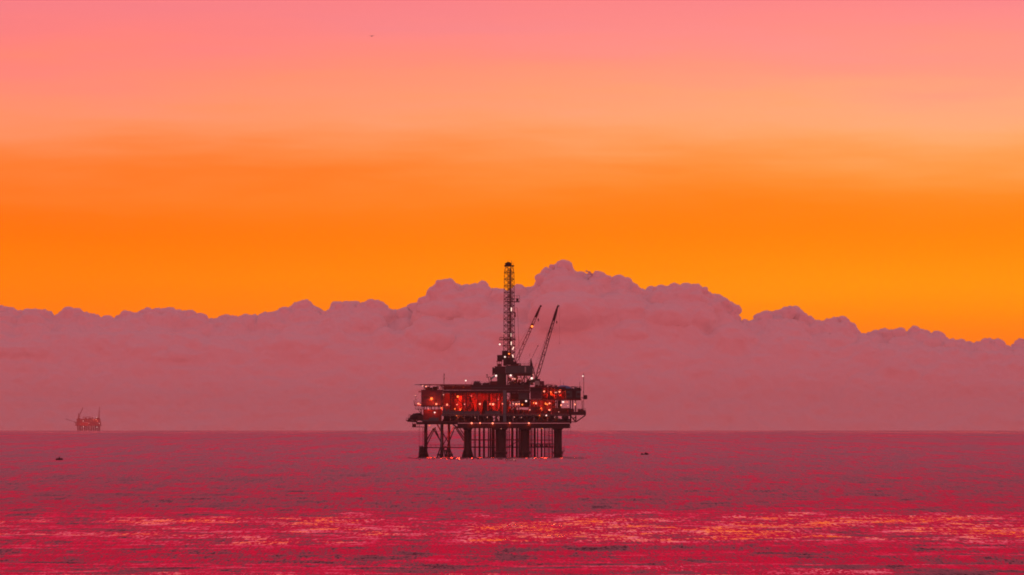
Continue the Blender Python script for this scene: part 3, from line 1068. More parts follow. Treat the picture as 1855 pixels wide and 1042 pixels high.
for (u, h) in ((1350, 8), (1384, 14), (1410, 10), (1434, 20), (1448, 6)):
    bx(u, u + 12, 316 - h, 316, -10, -7, 'roof_plant', 'dark' if u != 1434 else 'oxide')
rail(1344, 1470, 316, -14.9, plat, mat='oxide')
rail(692, 900, 297, -15.4, plat)
rail(1020, 1240, 297, -15.4, plat)

# ---- small pipework and machinery under and on the decks
def clutter(u0, u1, v, y0, y1, n, seed, hmax=2.2, mats=('dark', 'oxide', 'black', 'teal')):
    rr = random.Random(seed)
    for _ in range(n):
        u, y, mt = rr.uniform(u0, u1), rr.uniform(y0, y1), rr.choice(mats)
        k = rr.random()
        h = rr.uniform(.35, 1.0) * hmax
        if k < .3:
            MB().lathe(pt(u, v, y), [(.35, 0), (.42, .15), (.42, h * .8), (.2, h)], 10).build('vessel', mt, plat, smooth=True)
        elif k < .5:
            x, yy, z = pt(u, v, y)
            b = MB().box(x - .7, x + .7, yy - .4, yy + .4, z, z + h * .35)
            b.tube((x - .55, yy, z + h * .35 + .3), (x + .5, yy, z + h * .35 + .3), .3, n=8)
            b.build('pump', mt, plat)
        elif k < .75:
            x, yy, z = pt(u, v, y)
            b = MB().tube((x, yy, z), (x, yy, z + h), .11).tube((x, yy, z + h), (x + rr.uniform(-2, 2), yy, z + h), .11)
            b.build('pipe_spool', mt, plat)
        else:
            x, yy, z = pt(u, v, y)
            MB().box(x - .5, x + .5, yy - .5, yy + .5, z, z + h * .8).build('cabinet', mt, plat)


clutter(430, 1600, 640, -14.5, 2.0, 70, 3, 2.3, ('dark', 'oxide', 'black', 'yellow', 'teal'))
clutter(500, 975, 569, -13, 3, 34, 4, 2.6, ('dark', 'oxide', 'dark', 'oxide'))
clutter(1020, 1240, 569, -13, 6, 22, 5, 2.8)
clutter(1240, 1600, 569, -13, -2, 20, 6, 2.0, ('oxide', 'dark'))
clutter(1344, 1556, 429, -13, -1, 18, 7, 2.4, ('oxide', 'oxide', 'dark'))
clutter(700, 930, 297, -13, 4, 20, 8, .9)
clutter(1300, 1480, 316, -12, 6, 14, 9, .9)
clutter(1612, 1750, 546, -13, 4, 12, 10, 1.3)
clutter(1570, 1705, 338, -11, 0, 9, 12, 1.3)
clutter(100, 240, 633, -10, 2, 10, 13, 1.6)
clutter(1040, 1270, 297, -10, 6, 20, 14, 1.5)
bx(798, 838, 452, 569, -9, -5, 'pump_stack', 'black')
bx(806, 832, 440, 452, -8, -6, 'pump_stack', 'dark')

# ---- lamps
W = 'lamp_warm'
lamp(323, 425, -15.2, 'beacon', .42, 650, (1, .22, .05))
lamp(296, 516, -14.4, 'lamp_pink', .16, 150)  # lamp added to redden the left block front
for (u, v, y, k, r, pw) in (
        (200, 470, -14.8, W, .30, 160), (217, 480, -13, W, .24, 160), (367, 475, -14.8, W, .30, 420), (466, 480, -10, W, .30, 520), (558, 480, -9, W, .2, 0),
        (628, 477, -6, 'lamp_pink', .2, 0), (770, 474, -5, W, .32, 1100), (864, 474, -6, W, .30, 700), (893, 476, -5, W, .38, 1200), (980, 472, -16.4, W, .2, 0),
        (352, 553, -14.2, 'lamp_pale', .26, 60), (433, 388, -15.4, 'lamp_pink', .2, 60), (565, 405, -4, 'beacon', .34, 1500), (690, 400, -3, 'lamp_pink', .15, 900), (940, 430, -3, 'lamp_pink', .15, 700),
        (415, 512, -15.2, 'beacon', .22, 240), (538, 520, -8, 'beacon', .2, 200), (588, 525, -4, 'beacon', .22, 300),
        (1110, 474, -12.6, W, .32, 300), (1135, 474, -11, W, .24, 0), (1165, 480, -10, 'beacon', .26, 260), (1200, 447, -14.6, 'lamp_pale', .32, 120), (1080, 470, -9, 'lamp_pink', .24, 0),
        (1293, 467, -9, W, .32, 420), (1270, 464, -9, 'beacon', .22, 260), (1380, 470, -8, 'beacon', .3, 700), (1396, 478, -8, 'beacon', .26, 200), (1418, 468, -10, W, .28, 0), (1417, 530, -11, W, .30, 320), (1235, 528, -14.8, 'lamp_pink', .22, 0),
        (1342, 515, -10.4, 'beacon', .15, 300), (1350, 560, -11, 'beacon', .12, 260),
        (1368, 357, -12, W, .28, 420), (1430, 362, -9, 'beacon', .2, 420), (1472, 367, -9, 'lamp_pink', .2, 300), (1485, 366, -9, 'lamp_pink', .18, 0), (1511, 360, -10, W, .30, 700), (1535, 395, -7, 'beacon', .16, 360),
        (1543, 455, -14, 'lamp_pale', .34, 80), (1560, 456, -13.6, W, .16, 0), (1582, 456, -13.6, W, .16, 0), (1523, 485, -12, W, .34, 160), (1655, 478, -12.4, W, .32, 160), (1662, 455, -13, 'lamp_pink', .24, 0), (1590, 488, -2, 'lamp_pink', .2, 60),
        (1503, 548, -14.6, 'lamp_pink', .14, 0), (240, 306, -14, 'lamp_pink', .22, 80), (271, 311, -13, W, .22, 100),
        (172, 396, -12.8, 'lamp_pink', .18, 0), (1075, 238, -10, 'lamp_pink', .26, 160), (1095, 240, -8, 'lamp_pink', .3, 160), (1135, 240, -9, 'lamp_pink', .2, 100),
        (555, 582, -16, 'beacon', .12, 60), (725, 601, -14, 'lamp_pink', .2, 60), (840, 598, -14, 'lamp_pink', .16, 0), (1156, 600, -15, 'lamp_pink', .15, 0), (1090, 596, -14, 'lamp_pink', .17, 40), (950, 600, -15, 'lamp_pink', .14, 0),
        (1325, 580, -16, 'beacon', .14, 60), (1388, 581, -16, 'lamp_pale', .24, 80), (1012, 612, -15, 'lamp_pink', .16, 0), (1465, 600, -15.6, 'lamp_pink', .12, 0), (1500, 606, -15.6, 'lamp_pink', .12, 0),
        (695, 652, -16, W, .32, 220), (773, 651, -16, W, .24, 120), (890, 653, -16, W, .32, 220), (1048, 650, -16, W, .22, 160), (1226, 652, -16, W, .30, 220),
        (1478, 706, -12, 'lamp_pink', .16, 0), (1503, 706, -11, 'lamp_pink', .16, 0), (968, 705, -14, 'lamp_pink', .12, 0),
        (300, 674, -4, 'beacon', .18, 420), (332, 700, -2, 'beacon', .14, 260), (500, 672, -1, 'beacon', .10, 260),  # unseen lamps added under the deck to redden the left legs
        (520, 318, -6, 'beacon', .1, 130), (620, 318, -6, 'beacon', .1, 130), (780, 690, 0, 'beacon', .14, 260), (1040, 690, 0, 'beacon', .14, 260), (880, 700, 4, 'beacon', .12, 220), (1350, 702, -6, 'beacon', .12, 180), (440, 664, -4, 'beacon', .12, 180)):  # unseen lamps added below helideck and deck for a red glow
    lamp(u, v, y, k, r, pw)

# ------------------------------------------------------------------ drilling rig on top of the platform
def z1(v):                # survey heights of the upper half, same q units
    return v - 927.5


rig = thing('drill_floor', (qx(1090), 0, qz(297)), 'boxy dark drill floor house on open braced legs above the upper deck', 'drill floor')
bx(1010, 1262, 121, 188, -8, 6, 'wind_wall', 'teal', rig)
bx(908, 1009, 124, 192, -7.4, 6, 'wind_wall', 'dark', rig)
for u in np.arange(1022, 1260, 24):
    bx(u - 1, u + 1, 123, 187, -8.15, -8, 'wall_rib', 'teal', rig)
bx(1188, 1199, 128, 178, -8.2, -8, 'window', 'white', rig)
bx(905, 1268, 189, 200, -8.6, 7, 'floor_beam', 'black', rig)
bx(1040, 1262, 200, 214, -8.0, -7.4, 'floor_beam', 'dark', rig)
bx(930, 1016, 200, 297, -6.5, 6, 'substructure_leg', 'black', rig)
for u in (938, 972, 1004):
    bx(u - 2, u + 2, 201, 296, -6.7, -6.5, 'wall_rib', 'dark', rig)
for (u, w_) in ((1030, 10), (1116, 10), (1184, 9), (1252, 12)):
    for y in (-7.5, 5.5):
        bx(u - w_ / 2, u + w_ / 2, 200, 297, y, y + .5, 'substructure_leg', 'dark', rig)
for (u0, v0, u1, v1) in ((1034, 292, 1080, 215), (1080, 215, 1112, 292), (1034, 230, 1112, 285), (1120, 292, 1150, 215), (1150, 215, 1182, 292), (1120, 232, 1182, 288), (1188, 292, 1248, 215), (1200, 215, 1248, 292)):
    pipe(u0, v0, u1, v1, -7.3, .15, 'leg_brace', 'dark', rig)
    pipe(u0, v1, u1, v0, 5.8, .13, 'leg_brace', 'dark', rig)
bx(1036, 1064, 232, 262, -6, -2, 'mud_cabinet', 'oxide', rig)
bx(1068, 1100, 262, 297, -5, -2, 'mud_cabinet', 'dark', rig)
bx(1126, 1150, 246, 270, -5, -2, 'mud_cabinet', 'oxide', rig)
bx(1204, 1250, 252, 297, -5, 3, 'mud_cabinet', 'black', rig)
pipe(1262, 122, 1283, 210, -8, .2, 'corner_brace', 'black', rig)
pipe(1283, 210, 1296, 297, -8, .2, 'corner_brace', 'black', rig)
bx(886, 900, 132, 205, -4, -2, 'stand_pipe_tower', 'black', rig)
bx(898, 908, 140, 190, -5, 2, 'stand_pipe_tower', 'dark', rig)
pipe(866, 247, 918, 206, -7, .32, 'stair', 'grey', rig, n=4)
bx(828, 872, 221, 226, -7.6, -4, 'stair_landing', 'dark', rig)
bx(828, 846, 200, 207, -7, -5, 'fan_unit', 'black', rig)
pipe(836, 207, 838, 222, -6, .08, 'rail_post', 'dark', rig)
pipe(846, 226, 868, 297, -6, .13, 'leg_brace', 'dark', rig)
pipe(872, 226, 880, 297, -6, .16, 'leg_brace', 'dark', rig)
bx(866, 930, 262, 297, -5, 3, 'mud_cabinet', 'oxide', rig)
bx(1016, 1262, 116, 121, -8.1, 6.2, 'wall_cap', 'dark', rig)
rail(1100, 1262, 116, -7.9, rig, .9)
MB().lathe(pt(1145, 116, -5), [(.3, 0), (.35, .3), (.12, .5), (.25, .95)], 8).build('roof_vent', 'black', rig)
bx(931, 978, 18, 74, -5, 0, 'dog_house', 'black', rig)
bx(926, 980, 74, 79, -5.5, 1, 'dog_house_floor', 'oxide', rig)
for u in (932, 950, 972):
    pipe(u, 79, u, 124, -4, .12, 'dog_house_leg', 'dark', rig)
bx(936, 968, 100, 122, -3, 1, 'mud_cabinet', 'oxide', rig)
lamp(921, 211, -8.9, 'lamp_pale', .36, 120, (1, .75, .6), rig)
lamp(1057, 208, -9, 'lamp_pale', .36, 160, (1, .6, .45), rig)
lamp(1253, 235, -9, 'lamp_pale', .42, 160, (1, .8, .6), rig)
lamp(1262, 200, -9, 'lamp_pink', .16, 0, parent=rig)

# ------------------------------------------------------------------ derrick
der = thing('drilling_derrick', (qx(1043), 0, qz(116)), 'tall slim lattice derrick with red core rising from the drill floor', 'derrick')
CX, CY = qx(1043), 0.0


def corner(k, v):
    """derrick corner k at survey height v (already in q units): tapering, pinched under the crown"""
    t = (v - z1(175)) / (116 - z1(175))
    hd = 2.02 + 0.34 * max(0, t)
    if v < z1(175):
        hd = 2.02 - 0.55 * (z1(175) - v) / 60.0
    a = math.radians(15 + 90 * k)
    return Vector((CX + hd * math.cos(a), CY + hd * math.sin(a), qz(v)))


for k in range(4):
    m = MB()
    vs = [116, z1(560), z1(175), z1(118)]
    for a, b in zip(vs, vs[1:]):
        m.tube(corner(k, a), corner(k, b), 0.11, n=6)
    m.build('derrick_leg', 'dark', der)
levels = list(np.linspace(116, z1(175), 15)) + [z1(118)]
lat = MB()
for i, (a, b) in enumerate(zip(levels, levels[1:])):
    g = MB()
    for k in range(4):
        g.bar(corner(k, a), corner((k + 1) % 4, a), 0.075)
        mid = (a + b) / 2
        lat.bar(corner(k, a), corner((k + 1) % 4, mid), 0.06)
        lat.bar(corner((k + 1) % 4, mid), corner(k, b), 0.06)
        if k % 2:
            lat.bar(corner((k + 1) % 4, a), corner(k, mid), 0.04)
            lat.bar(corner(k, mid), corner((k + 1) % 4, b), 0.04)
    g.build('girt', 'dark', der)
lat.build('lattice', 'dark', der, kind='stuff')
pipe(1057, z1(135), 1057, 110, -.2, .30, 'guide_column', 'oxide', der)
pipe(1044, z1(150), 1044, 110, .6, .18, 'guide_column', 'oxide', der)
pipe(1031, z1(140), 1031, 100, -.9, .14, 'ladder_way', 'dark', der)
pipe(1072, z1(190), 1072, 90, .4, .07, 'drill_line', 'dark', der)
bx(996, 1090, z1(118), z1(106), -1.9, 1.9, 'crown_block', 'black', der)
bx(1006, 1064, z1(105), z1(86), -1.2, 1.2, 'crown_sheave', 'black', der)
bx(1020, 1050, z1(84), z1(76), -.8, .8, 'crown_sheave', 'black', der)
rail(1002, 1088, z1(104), -1.8, der, .8)
pipe(1030, z1(80), 1030, z1(56), 0, .06, 'antenna', 'dark', der)
pipe(1064, z1(104), 1064, z1(64), 0, .06, 'antenna', 'dark', der)
MB().ball(pt(1064, z1(66), 0), .16).build('antenna_tip', 'dark', der)
# racking board with its cage
bx(1004, 1140, z1(452), z1(444), -2.2, 1.8, 'racking_board', 'dark', der)
bx(1010, 1062, z1(408), z1(402), -2, 1.6, 'racking_board', 'dark', der)
for u in (1068, 1092, 1116, 1140):
    pipe(u, z1(444), u, z1(392), -2.0, .06, 'cage_post', 'dark', der)
for v in (392, 418):
    pipe(1066, z1(v), 1142, z1(v), -2.0, .05, 'cage_rail', 'dark', der)
bx(1108, 1130, z1(442), z1(418), -1.6, -.6, 'racking_winch', 'black', der)
bx(1018, 1060, z1(640), z1(632), -1.5, 1.5, 'derrick_landing', 'dark', der)
bx(950, 1104, z1(806), z1(800), -2.4, 2, 'derrick_landing', 'dark', der)
bx(980, 1100, z1(860), z1(855), -2.2, 2, 'derrick_landing', 'dark', der)
rail(952, 1102, z1(800), -2.3, der, .9)
bx(1016, 1084, 42, 110, -1.8, 1.8, 'draw_works', 'black', der)
bx(976, 1030, z1(905), z1(990), -2.6, -1.0, 'stand_rack', 'black', der)
bx(990, 1016, 0, 118, -3.0, -1.4, 'stand_rack', 'dark', der)
bx(1034, 1052, z1(915), z1(955), -1.4, -.6, 'top_drive', 'oxide', der)
pipe(1096, z1(545), 1098, z1(590), 0, .3, 'line_guide', 'oxide', der)
m = MB()
prev = None
for (u, v) in ((1100, 506), (1112, 500), (1121, 512), (1126, 640), (1132, 800), (1138, 930), (1143, 1040)):
    p = Vector(pt(u, z1(v), -.4))
    if prev is not None:
        m.tube(prev, p, .05, n=5)
    prev = p
m.build('mud_hose', 'dark', der)


def strip(u0, v0, u1, v1, y):
    MB().tube(pt(u0, z1(v0), y), pt(u1, z1(v1), y), .17, n=8).build('tube_light', 'tube', der)
    ld = bpy.data.lights.new('lamp_light', 'POINT')
    ld.energy = 30
    ld.color = (1, .55, .35)
    ld.shadow_soft_size = .3
    lo = bpy.data.objects.new('lamp_light', ld)
    COL.objects.link(lo)
    lo.parent = der
    lo.location = Vector(pt((u0 + u1) / 2, z1((v0 + v1) / 2), y - .5)) - der.location


for a in ((1063, 502, 1063, 536, -2.0), (1058, 742, 1058, 774, -2.0), (1062, 820, 1062, 852, -2.0), (1085, 870, 1073, 896, -2.0), (1074, 942, 1080, 966, -2.2)):
    strip(*a)
lamp(955, z1(845), -2.4, 'lamp_pale', .30, 0, parent=der)
lamp(1003, z1(962), -3.4, 'lamp_pale', .28, 40, (1, .6, .4), der)
lamp(1040, z1(933), -2.2, 'beacon', .26, 80, (1, .3, .06), der)
lamp(990, z1(745), -2.6, 'lamp_pink', .12, 0, parent=der)
bx(958, 990, z1(783), z1(779), -2, 0, 'lamp_bracket', 'dark', der)
pipe(956, z1(838), 986, z1(830), -2.3, .06, 'lamp_bracket', 'dark', der)


# ------------------------------------------------------------------ cranes
def boom_lattice(a, b, w0, w1, mb_ch, mb_lat, yc):
    """four chords from a to b (q points at depth yc), bottle-shaped ends, zigzag lacing"""
    A, B = Vector(pt(*a, yc)), Vector(pt(*b, yc))
    d = (B - A).normalized()
    n_ = d.cross(Vector((0, 1, 0))).normalized()
    L = (B - A).length
    N = max(8, int(L / 1.6))

    def c(t, s, q):
        wv = (w0 + (w1 - w0) * t) / 2
        e = min(1.0, t / .10 + .25, (1 - t) / .14 + .3)
        return A + d * (L * t) + n_ * (s * wv * e) + Vector((0, 1, 0)) * (q * wv * e)
    ch = []
    for s in (-1, 1):
        for q in (-1, 1):
            m_ = MB()
            for i in range(N):
                m_.tube(c(i / N, s, q), c((i + 1) / N, s, q), mb_ch, n=5)
            ch.append(m_)
    lt = MB()
    for i in range(N):
        f = 1 if i % 2 else -1
        for q in (-1, 1):
            lt.bar(c(i / N, f, q), c((i + 1) / N, -f, q), mb_lat)
        for s in (-1, 1):
            lt.bar(c(i / N, s, f), c((i + 1) / N, s, -f), mb_lat)
    return ch, lt, c


def crane(name, label, base, tip, foot_v, yc, hook_u, hook_v, mat, jib_dark, group=None):
    t = thing(name, (qx(base[0]), yc, qz(foot_v)), label, 'crane', group)
    x = qx(base[0])
    MB().lathe((x, yc, qz(foot_v)), [(.95, 0), (.95, .3), (.75, .4), (.75, (foot_v - base[1]) * U - 1.6)], 14).build('pedestal', 'dark', t, smooth=True)
    zc = qz(base[1]) - 1.6
    MB().box(x - 1.9, x + 1.3, yc - 1.3, yc + 1.3, zc + .01, zc + 1.4).build('machine_house', mat, t)
    cb = MB().box(x - .9, x + .2, yc - 2.3, yc - 1.32, zc + .1, zc + 2.0).build('crane_cab', mat, t)
    MB().box(x - .8, x + .1, yc - 2.36, yc - 2.3, zc + .9, zc + 1.8).build('window', 'black', cb)
    ch, lt, c = boom_lattice(base, tip, 1.15, .75, .16 if jib_dark else .12, .075 if jib_dark else .055, yc)
    for m_ in ch:
        m_.build('boom_chord', mat, t)
    lt.build('lattice', mat, t, kind='stuff')
    for tt in (.33, .55):
        ring = MB()
        cc = [c(tt, -1, -1), c(tt, 1, -1), c(tt, 1, 1), c(tt, -1, 1)]
        for i in range(4):
            ring.bar(cc[i], cc[(i + 1) % 4], .11)
        ring.build('boom_joint', mat, t)
    # plated head section
    hd = MB()
    pa = [c(.80, s, q) for s, q in ((-1, -1), (1, -1), (1, 1), (-1, 1))]
    pb = [c(.985, s, q) for s, q in ((-1, -1), (1, -1), (1, 1), (-1, 1))]
    hd.hull([pa, pb]).build('boom_head', 'black', t)
    tip_p = c(1.0, 0, 0)
    MB().tube(tip_p + Vector((.1, -.35, 0)), tip_p + Vector((.1, .35, 0)), .42, n=14).build('head_sheave', 'black', t)
    # gantry and pendants
    gz = Vector((x - 1.6, yc, zc + 4.4))
    for q in (-.8, .8):
        MB().tube((x - 1.8, yc + q, zc + 1.4), gz + Vector((0, q, 0)), .1, n=5).tube((x + .3, yc + q, zc + 1.4), gz + Vector((0, q, 0)), .08, n=5).build('gantry', mat, t)
    MB().tube(gz, c(.9, -.4, 0), .035, n=5).build('pendant_line', 'dark', t)
    MB().tube(gz, c(.55, -1, 0), .03, n=5).build('pendant_line', 'dark', t)
    # hook
    hp = Vector(pt(hook_u, hook_v, yc))
    MB().tube((hp.x, yc, tip_p.z), (hp.x, yc, hp.z), .03, n=5).build('hoist_line', 'dark', t)
    MB().box(hp.x - .22, hp.x + .22, yc - .15, yc + .15, hp.z - .5, hp.z + .25).tube((hp.x, yc, hp.z - .5), (hp.x, yc, hp.z - .9), .1, n=6).build('hook_block', 'black', t)
    return t, c


ca, fa = crane('pedestal_crane', 'thinner lattice boom crane beside the derrick with glowing orange lamp on its boom', (1104, 88), (1336, z1(484)), 297, 9.0, 1316, z1(608), 'oxide', False, 'boom cranes on the platform')
cb_, fb = crane('pedestal_crane', 'taller darker lattice boom crane right of the drill floor house', (1300, 236), (1496, z1(488)), 316, -3.0, 1486, z1(634), 'dark', True, 'boom cranes on the platform')
p = fa(.66, .2, -1)
la = lamp(1257, z1(674), 8.0, 'beacon', .42, 60, (1, .3, .06), ca, 'boom_lamp')
MB().tube(fa(.60, 0, 0), fa(.69, 0, 0), .42, n=8).build('boom_collar', 'oxide', ca)
MB().hull([[fb(.60, s, q) for s, q in ((.3, -1), (1.6, -1), (1.6, 1), (.3, 1))], [fb(.82, s, q) for s, q in ((.2, -1), (1.3, -1), (1.3, 1), (.2, 1))]]).build('jib_section', 'black', cb_)
MB().tube(fb(1.0, .6, 0), fb(1.0, .6, 0) + Vector((.75, 0, .1)), .2, n=8).build('jib_tip', 'black', cb_)
MB().tube(fb(.02, 2.6, 0), fb(.62, 2.3, 0), .05, n=5).build('luffing_line', 'dark', cb_)
MB().tube(pt(1512, z1(490), -3), pt(1513, z1(840), -3), .022, n=5).build('hoist_line', 'dark', cb_)
MB().ball(pt(1513, z1(838), -3), .16).build('headache_ball', 'dark', cb_)
lamp(1494, z1(481), -3.2, 'lamp_pink', .16, 0, parent=cb_, name='boom_lamp')

kn = thing('service_crane', (qx(1245), -2, qz(116)), 'small service crane with thin raised arm on the drill floor house roof', 'crane')
MB().hull([[(qx(1236), -2.4, qz(116)), (qx(1262), -2.4, qz(116)), (qx(1262), -1.4, qz(116)), (qx(1236), -1.4, qz(116))],
           [(qx(1242), -2.1, qz(z1(980))), (qx(1249), -2.1, qz(z1(980))), (qx(1249), -1.7, qz(z1(980))), (qx(1242), -1.7, qz(z1(980)))]]).build('crane_post', 'black', kn)
pipe(1248, z1(985), 1311, z1(860), -1.9, .07, 'crane_arm', 'dark', kn)
MB().ball(pt(1311, z1(860), -1.9), .24).build('arm_head', 'black', kn)
for v in (1000, 1015, 1030):
    pipe(1222, z1(v), 1246, z1(v), -1.9, .06, 'rung', 'oxide', kn)
pipe(1234, z1(960), 1236, z1(930), -1.9, .07, 'whip_aerial', 'oxide', kn)

# ------------------------------------------------------------------ loose gear standing on the decks
def gear(name, label, cat, u0, u1, v0, v1, y0, y1, mat, group=None, ribs=0, door=False):
    t = thing(name, (qx((u0 + u1) / 2), (y0 + y1) / 2, qz(v1)), label, cat, group)
    bx(u0, u1, v0, v1, y0, y1, 'shell', mat, t)
    for i in range(ribs):
        u = u0 + (i + .5) * (u1 - u0) / ribs
        bx(u - 1, u + 1, v0 + 2, v1 - 2, y0 - .1, y0, 'rib', mat, t)
    for (a, b) in ((u0 - .6, u0 + 1.6), (u1 - 1.6, u1 + .6)):
        bx(a, b, v0 - .5, v1, y0 - .14, y0 - .0, 'corner_post', 'dark', t)
    return t


gear('shipping_container', 'pale grey container on the upper deck just right of the taller crane foot', 'container', 1281, 1324, 259, 297, -9, -4, 'white', ribs=5)
gear('shipping_container', 'dull red slatted container standing against the pale grey one', 'container', 1327, 1367, 261, 297, -9, -4, 'mauve', ribs=6)
gear('tool_container', 'dark low container on the upper deck edge left of the drill floor', 'container', 812, 852, 278, 297, -8, -3, 'dark', ribs=4)
t = thing('vent_hood', (qx(742), -6, qz(297)), 'dark stepped vent housing on the upper deck between helideck and derrick', 'vent')
MB().hull([[(qx(a), y, qz(v)) for a, y in ((b0, -9), (b1, -9), (b1, -3), (b0, -3))] for (b0, b1, v) in ((706, 780, 297), (712, 776, 276))]).build('hood_base', 'dark', t)
bx(716, 768, 263, 276, -8.5, -3.5, 'hood_top', 'teal', t)
for u in (712, 728, 748, 766):
    pipe(u, 263, u, 256, -7, .08, 'vent_stub', 'dark', t)
# blue tarpaulin over stacked gear on the right-hand roof
t = thing('covered_load', (qx(1545), -8, qz(330)), 'load under a pale blue tarpaulin on the right-hand roof', 'tarpaulin')
m = MB()
rings = []
for (u, v) in ((1462, 328), (1478, 318), (1500, 309), (1520, 302), (1545, 300), (1572, 303), (1594, 308), (1612, 318), (1626, 327)):
    zt, zb = qz(v), qz(330)
    rings.append([(qx(u), -12.5, zb), (qx(u), -11.6, zb + (zt - zb) * .8), (qx(u), -9, zt), (qx(u), -6, zt - .05), (qx(u), -3.6, zb + (zt - zb) * .7), (qx(u), -3, zb)])
m.hull(rings).build('tarpaulin', 'blue', t)
bx(1468, 1620, 330, 338, -12, -3, 'pallet', 'dark', t)
# survival craft on the left boat platform
t = thing('lifeboat', (qx(205), -7, qz(630)), 'dark enclosed lifeboat on the pointed platform at the far left', 'lifeboat')
m = MB()
rings = []
for (u, h, w_) in ((112, .25, .2), (124, .9, .8), (150, 1.35, 1.25), (190, 1.5, 1.35), (225, 1.45, 1.3), (246, .9, .9)):
    zb = qz(621)
    rings.append([(qx(u), -7 - w_ * math.cos(a) * (1 if math.sin(a) > -.3 else .8), zb + h * (.85 + math.sin(a))) for a in [2 * math.pi * i / 10 for i in range(10)]])
m.hull(rings).build('hull', 'dark', t, smooth=True)
bx(176, 226, 563, 590, -7.8, -6.2, 'canopy', 'black', t)
bx(182, 190, 568, 578, -7.9, -7.8, 'window', 'grey', t)
for u in (138, 214):
    bx(u - 3, u + 3, 600, 622, -8, -6, 'cradle', 'oxide', t)
for u in (108, 121):
    pipe(u, 622, u, 574, -7, .07, 'davit', 'dark', t)
pipe(104, 575, 126, 575, -7, .08, 'davit', 'dark', t)
# drums, skids and tanks that read as silhouettes
for (u, v, y, lab, mt) in ((905, 569, -12, 'dark oil drum on the main deck left of the grey column', 'dark'), (918, 569, -11, 'red oil drum beside the dark one left of the grey column', 'oxide'),
                           (664, 569, -12, 'red oil drum on the main deck below the crossed braces', 'oxide'), (1720, 546, -11, 'dark oil drum at the outer end of the right side platform', 'dark')):
    t = thing('oil_drum', (qx(u), y, qz(v)), lab, 'drum')
    MB().lathe(pt(u, v, y), [(.36, 0), (.36, .35), (.39, .38), (.36, .42), (.36, .8), (.39, .84), (.36, .88), (.36, 1.15)], 12).build('drum_body', mt, t)
    MB().lathe((qx(u), y, qz(v) + 1.151), [(.33, 0), (.33, .04)], 12).build('drum_lid', 'dark', t)
gear('tool_chest', 'low dark tool chest on the deck behind the grey bulwark plates', 'chest', 690, 720, 524, 569, -11, -8, 'dark')


# ------------------------------------------------------------------ masts and aerials
def mast(label, u, v0, v1, y, r, extras=(), lampv=None):
    t = thing('antenna_mast', (qx(u), y, qz(v1)), label, 'mast')
    pipe(u, v1, u, v0, y, r, 'pole', 'dark', t, n=6)
    for (du, v, s_) in extras:
        MB().box(qx(u + min(0, du)), qx(u + max(0, du)), y - .15, y + .15, qz(v) - s_ / 2, qz(v) + s_ / 2).build('aerial', 'dark', t)
    if lampv is not None:
        lamp(u - 8, lampv, y - .2, 'lamp_pale', .24, 0, parent=t, name='mast_lamp')
    return t


mast('dark mast with small aerials standing at the helideck middle', 438, 190, 296, -13, .13, ((6, 205, .5), (-4, 222, .3), (8, 236, .35), (-5, 250, .4)))
mast('short lamp post on the helideck edge left of the vent housing', 640, 262, 292, -14, .05, (), None)
lamp(640, 257, -14, 'lamp_pale', .28, 0, parent=bpy.data.objects['antenna_mast.001'], name='mast_lamp')
mast('tall thin lit mast at the right end of the platform', 1735, 190, 546, -13.5, .10, ((-6, 360, .4), (-9, 372, .2)), 215)
mast('thin whip aerial rising behind the blue tarpaulin', 1522, 243, 316, 2, .05, ((4, 262, .12),))
mast('short whip aerial between tarpaulin and crew cabin roof', 1551, 266, 316, 4, .05, ((-5, 284, .12), (5, 292, .12)))
mast('short aerial on the crew cabin roof near the tall lit mast', 1700, 262, 338, -6, .06, ((-4, 282, .15),))

# ------------------------------------------------------------------ the second platform, hull-down on the horizon
FD = 16600.0
FS = FD / F_PX


def fx(u):
    return (80 + u / 8.68 - 927.5) * FS


def fz(v):
    return CAM.z + (755 - (720 + v / 8.68)) * FS


FY = CAM.y + FD
FSEA = sea_z(fx(700), FY)
far = thing('oil_platform', (fx(700), FY, FSEA), 'small hazy oil platform far off on the horizon at the left', 'oil platform')


def fb_(u0, u1, v0, v1, y0, y1, name, mat, parent=far):
    return MB().box(fx(u0), fx(u1), FY + y0, FY + y1, fz(max(v0, v1)), fz(min(v0, v1))).build(name, mat, parent)


def fp(u0, v0, u1, v1, y, r, name, mat, parent=far):
    return MB().tube((fx(u0), FY + y, fz(v0)), (fx(u1), FY + y, fz(v1)), r, n=6).build(name, mat, parent)


for u in (532, 566, 600, 640, 672, 705, 742, 778, 812, 846, 872):
    for y in (-14, 14):
        fp(u, 446, u, 560, y, 1.5 if u in (566, 640, 742, 812) else 1.0, 'jacket_leg', 'haze_red')
for (a, b) in ((532, 600), (600, 672), (672, 742), (742, 812), (812, 872)):
    fp(a, 452, b, 518, -14, .5, 'diagonal_brace', 'haze_red')
    fp(b, 452, a, 518, -14, .5, 'diagonal_brace', 'haze_red')
fb_(500, 898, 432, 448, -20, 20, 'lower_deck', 'haze_red')
fb_(505, 893, 385, 392, -20, 20, 'main_deck', 'haze_red')
fb_(516, 886, 338, 344, -19, 19, 'upper_deck', 'haze_red')
for (u0, u1, v0, v1, y0, mt) in ((518, 600, 392, 432, -17, 'haze_red'), (602, 706, 396, 432, -18, 'haze_red'), (708, 800, 392, 432, -16, 'haze_red'), (802, 888, 394, 432, -17, 'haze_red'),
                                 (520, 640, 344, 385, -17, 'haze_red'), (642, 760, 344, 385, -16, 'haze_red'), (762, 880, 344, 385, -17, 'haze_red')):
    fb_(u0, u1, v0, v1, y0, 16, 'module', mt)
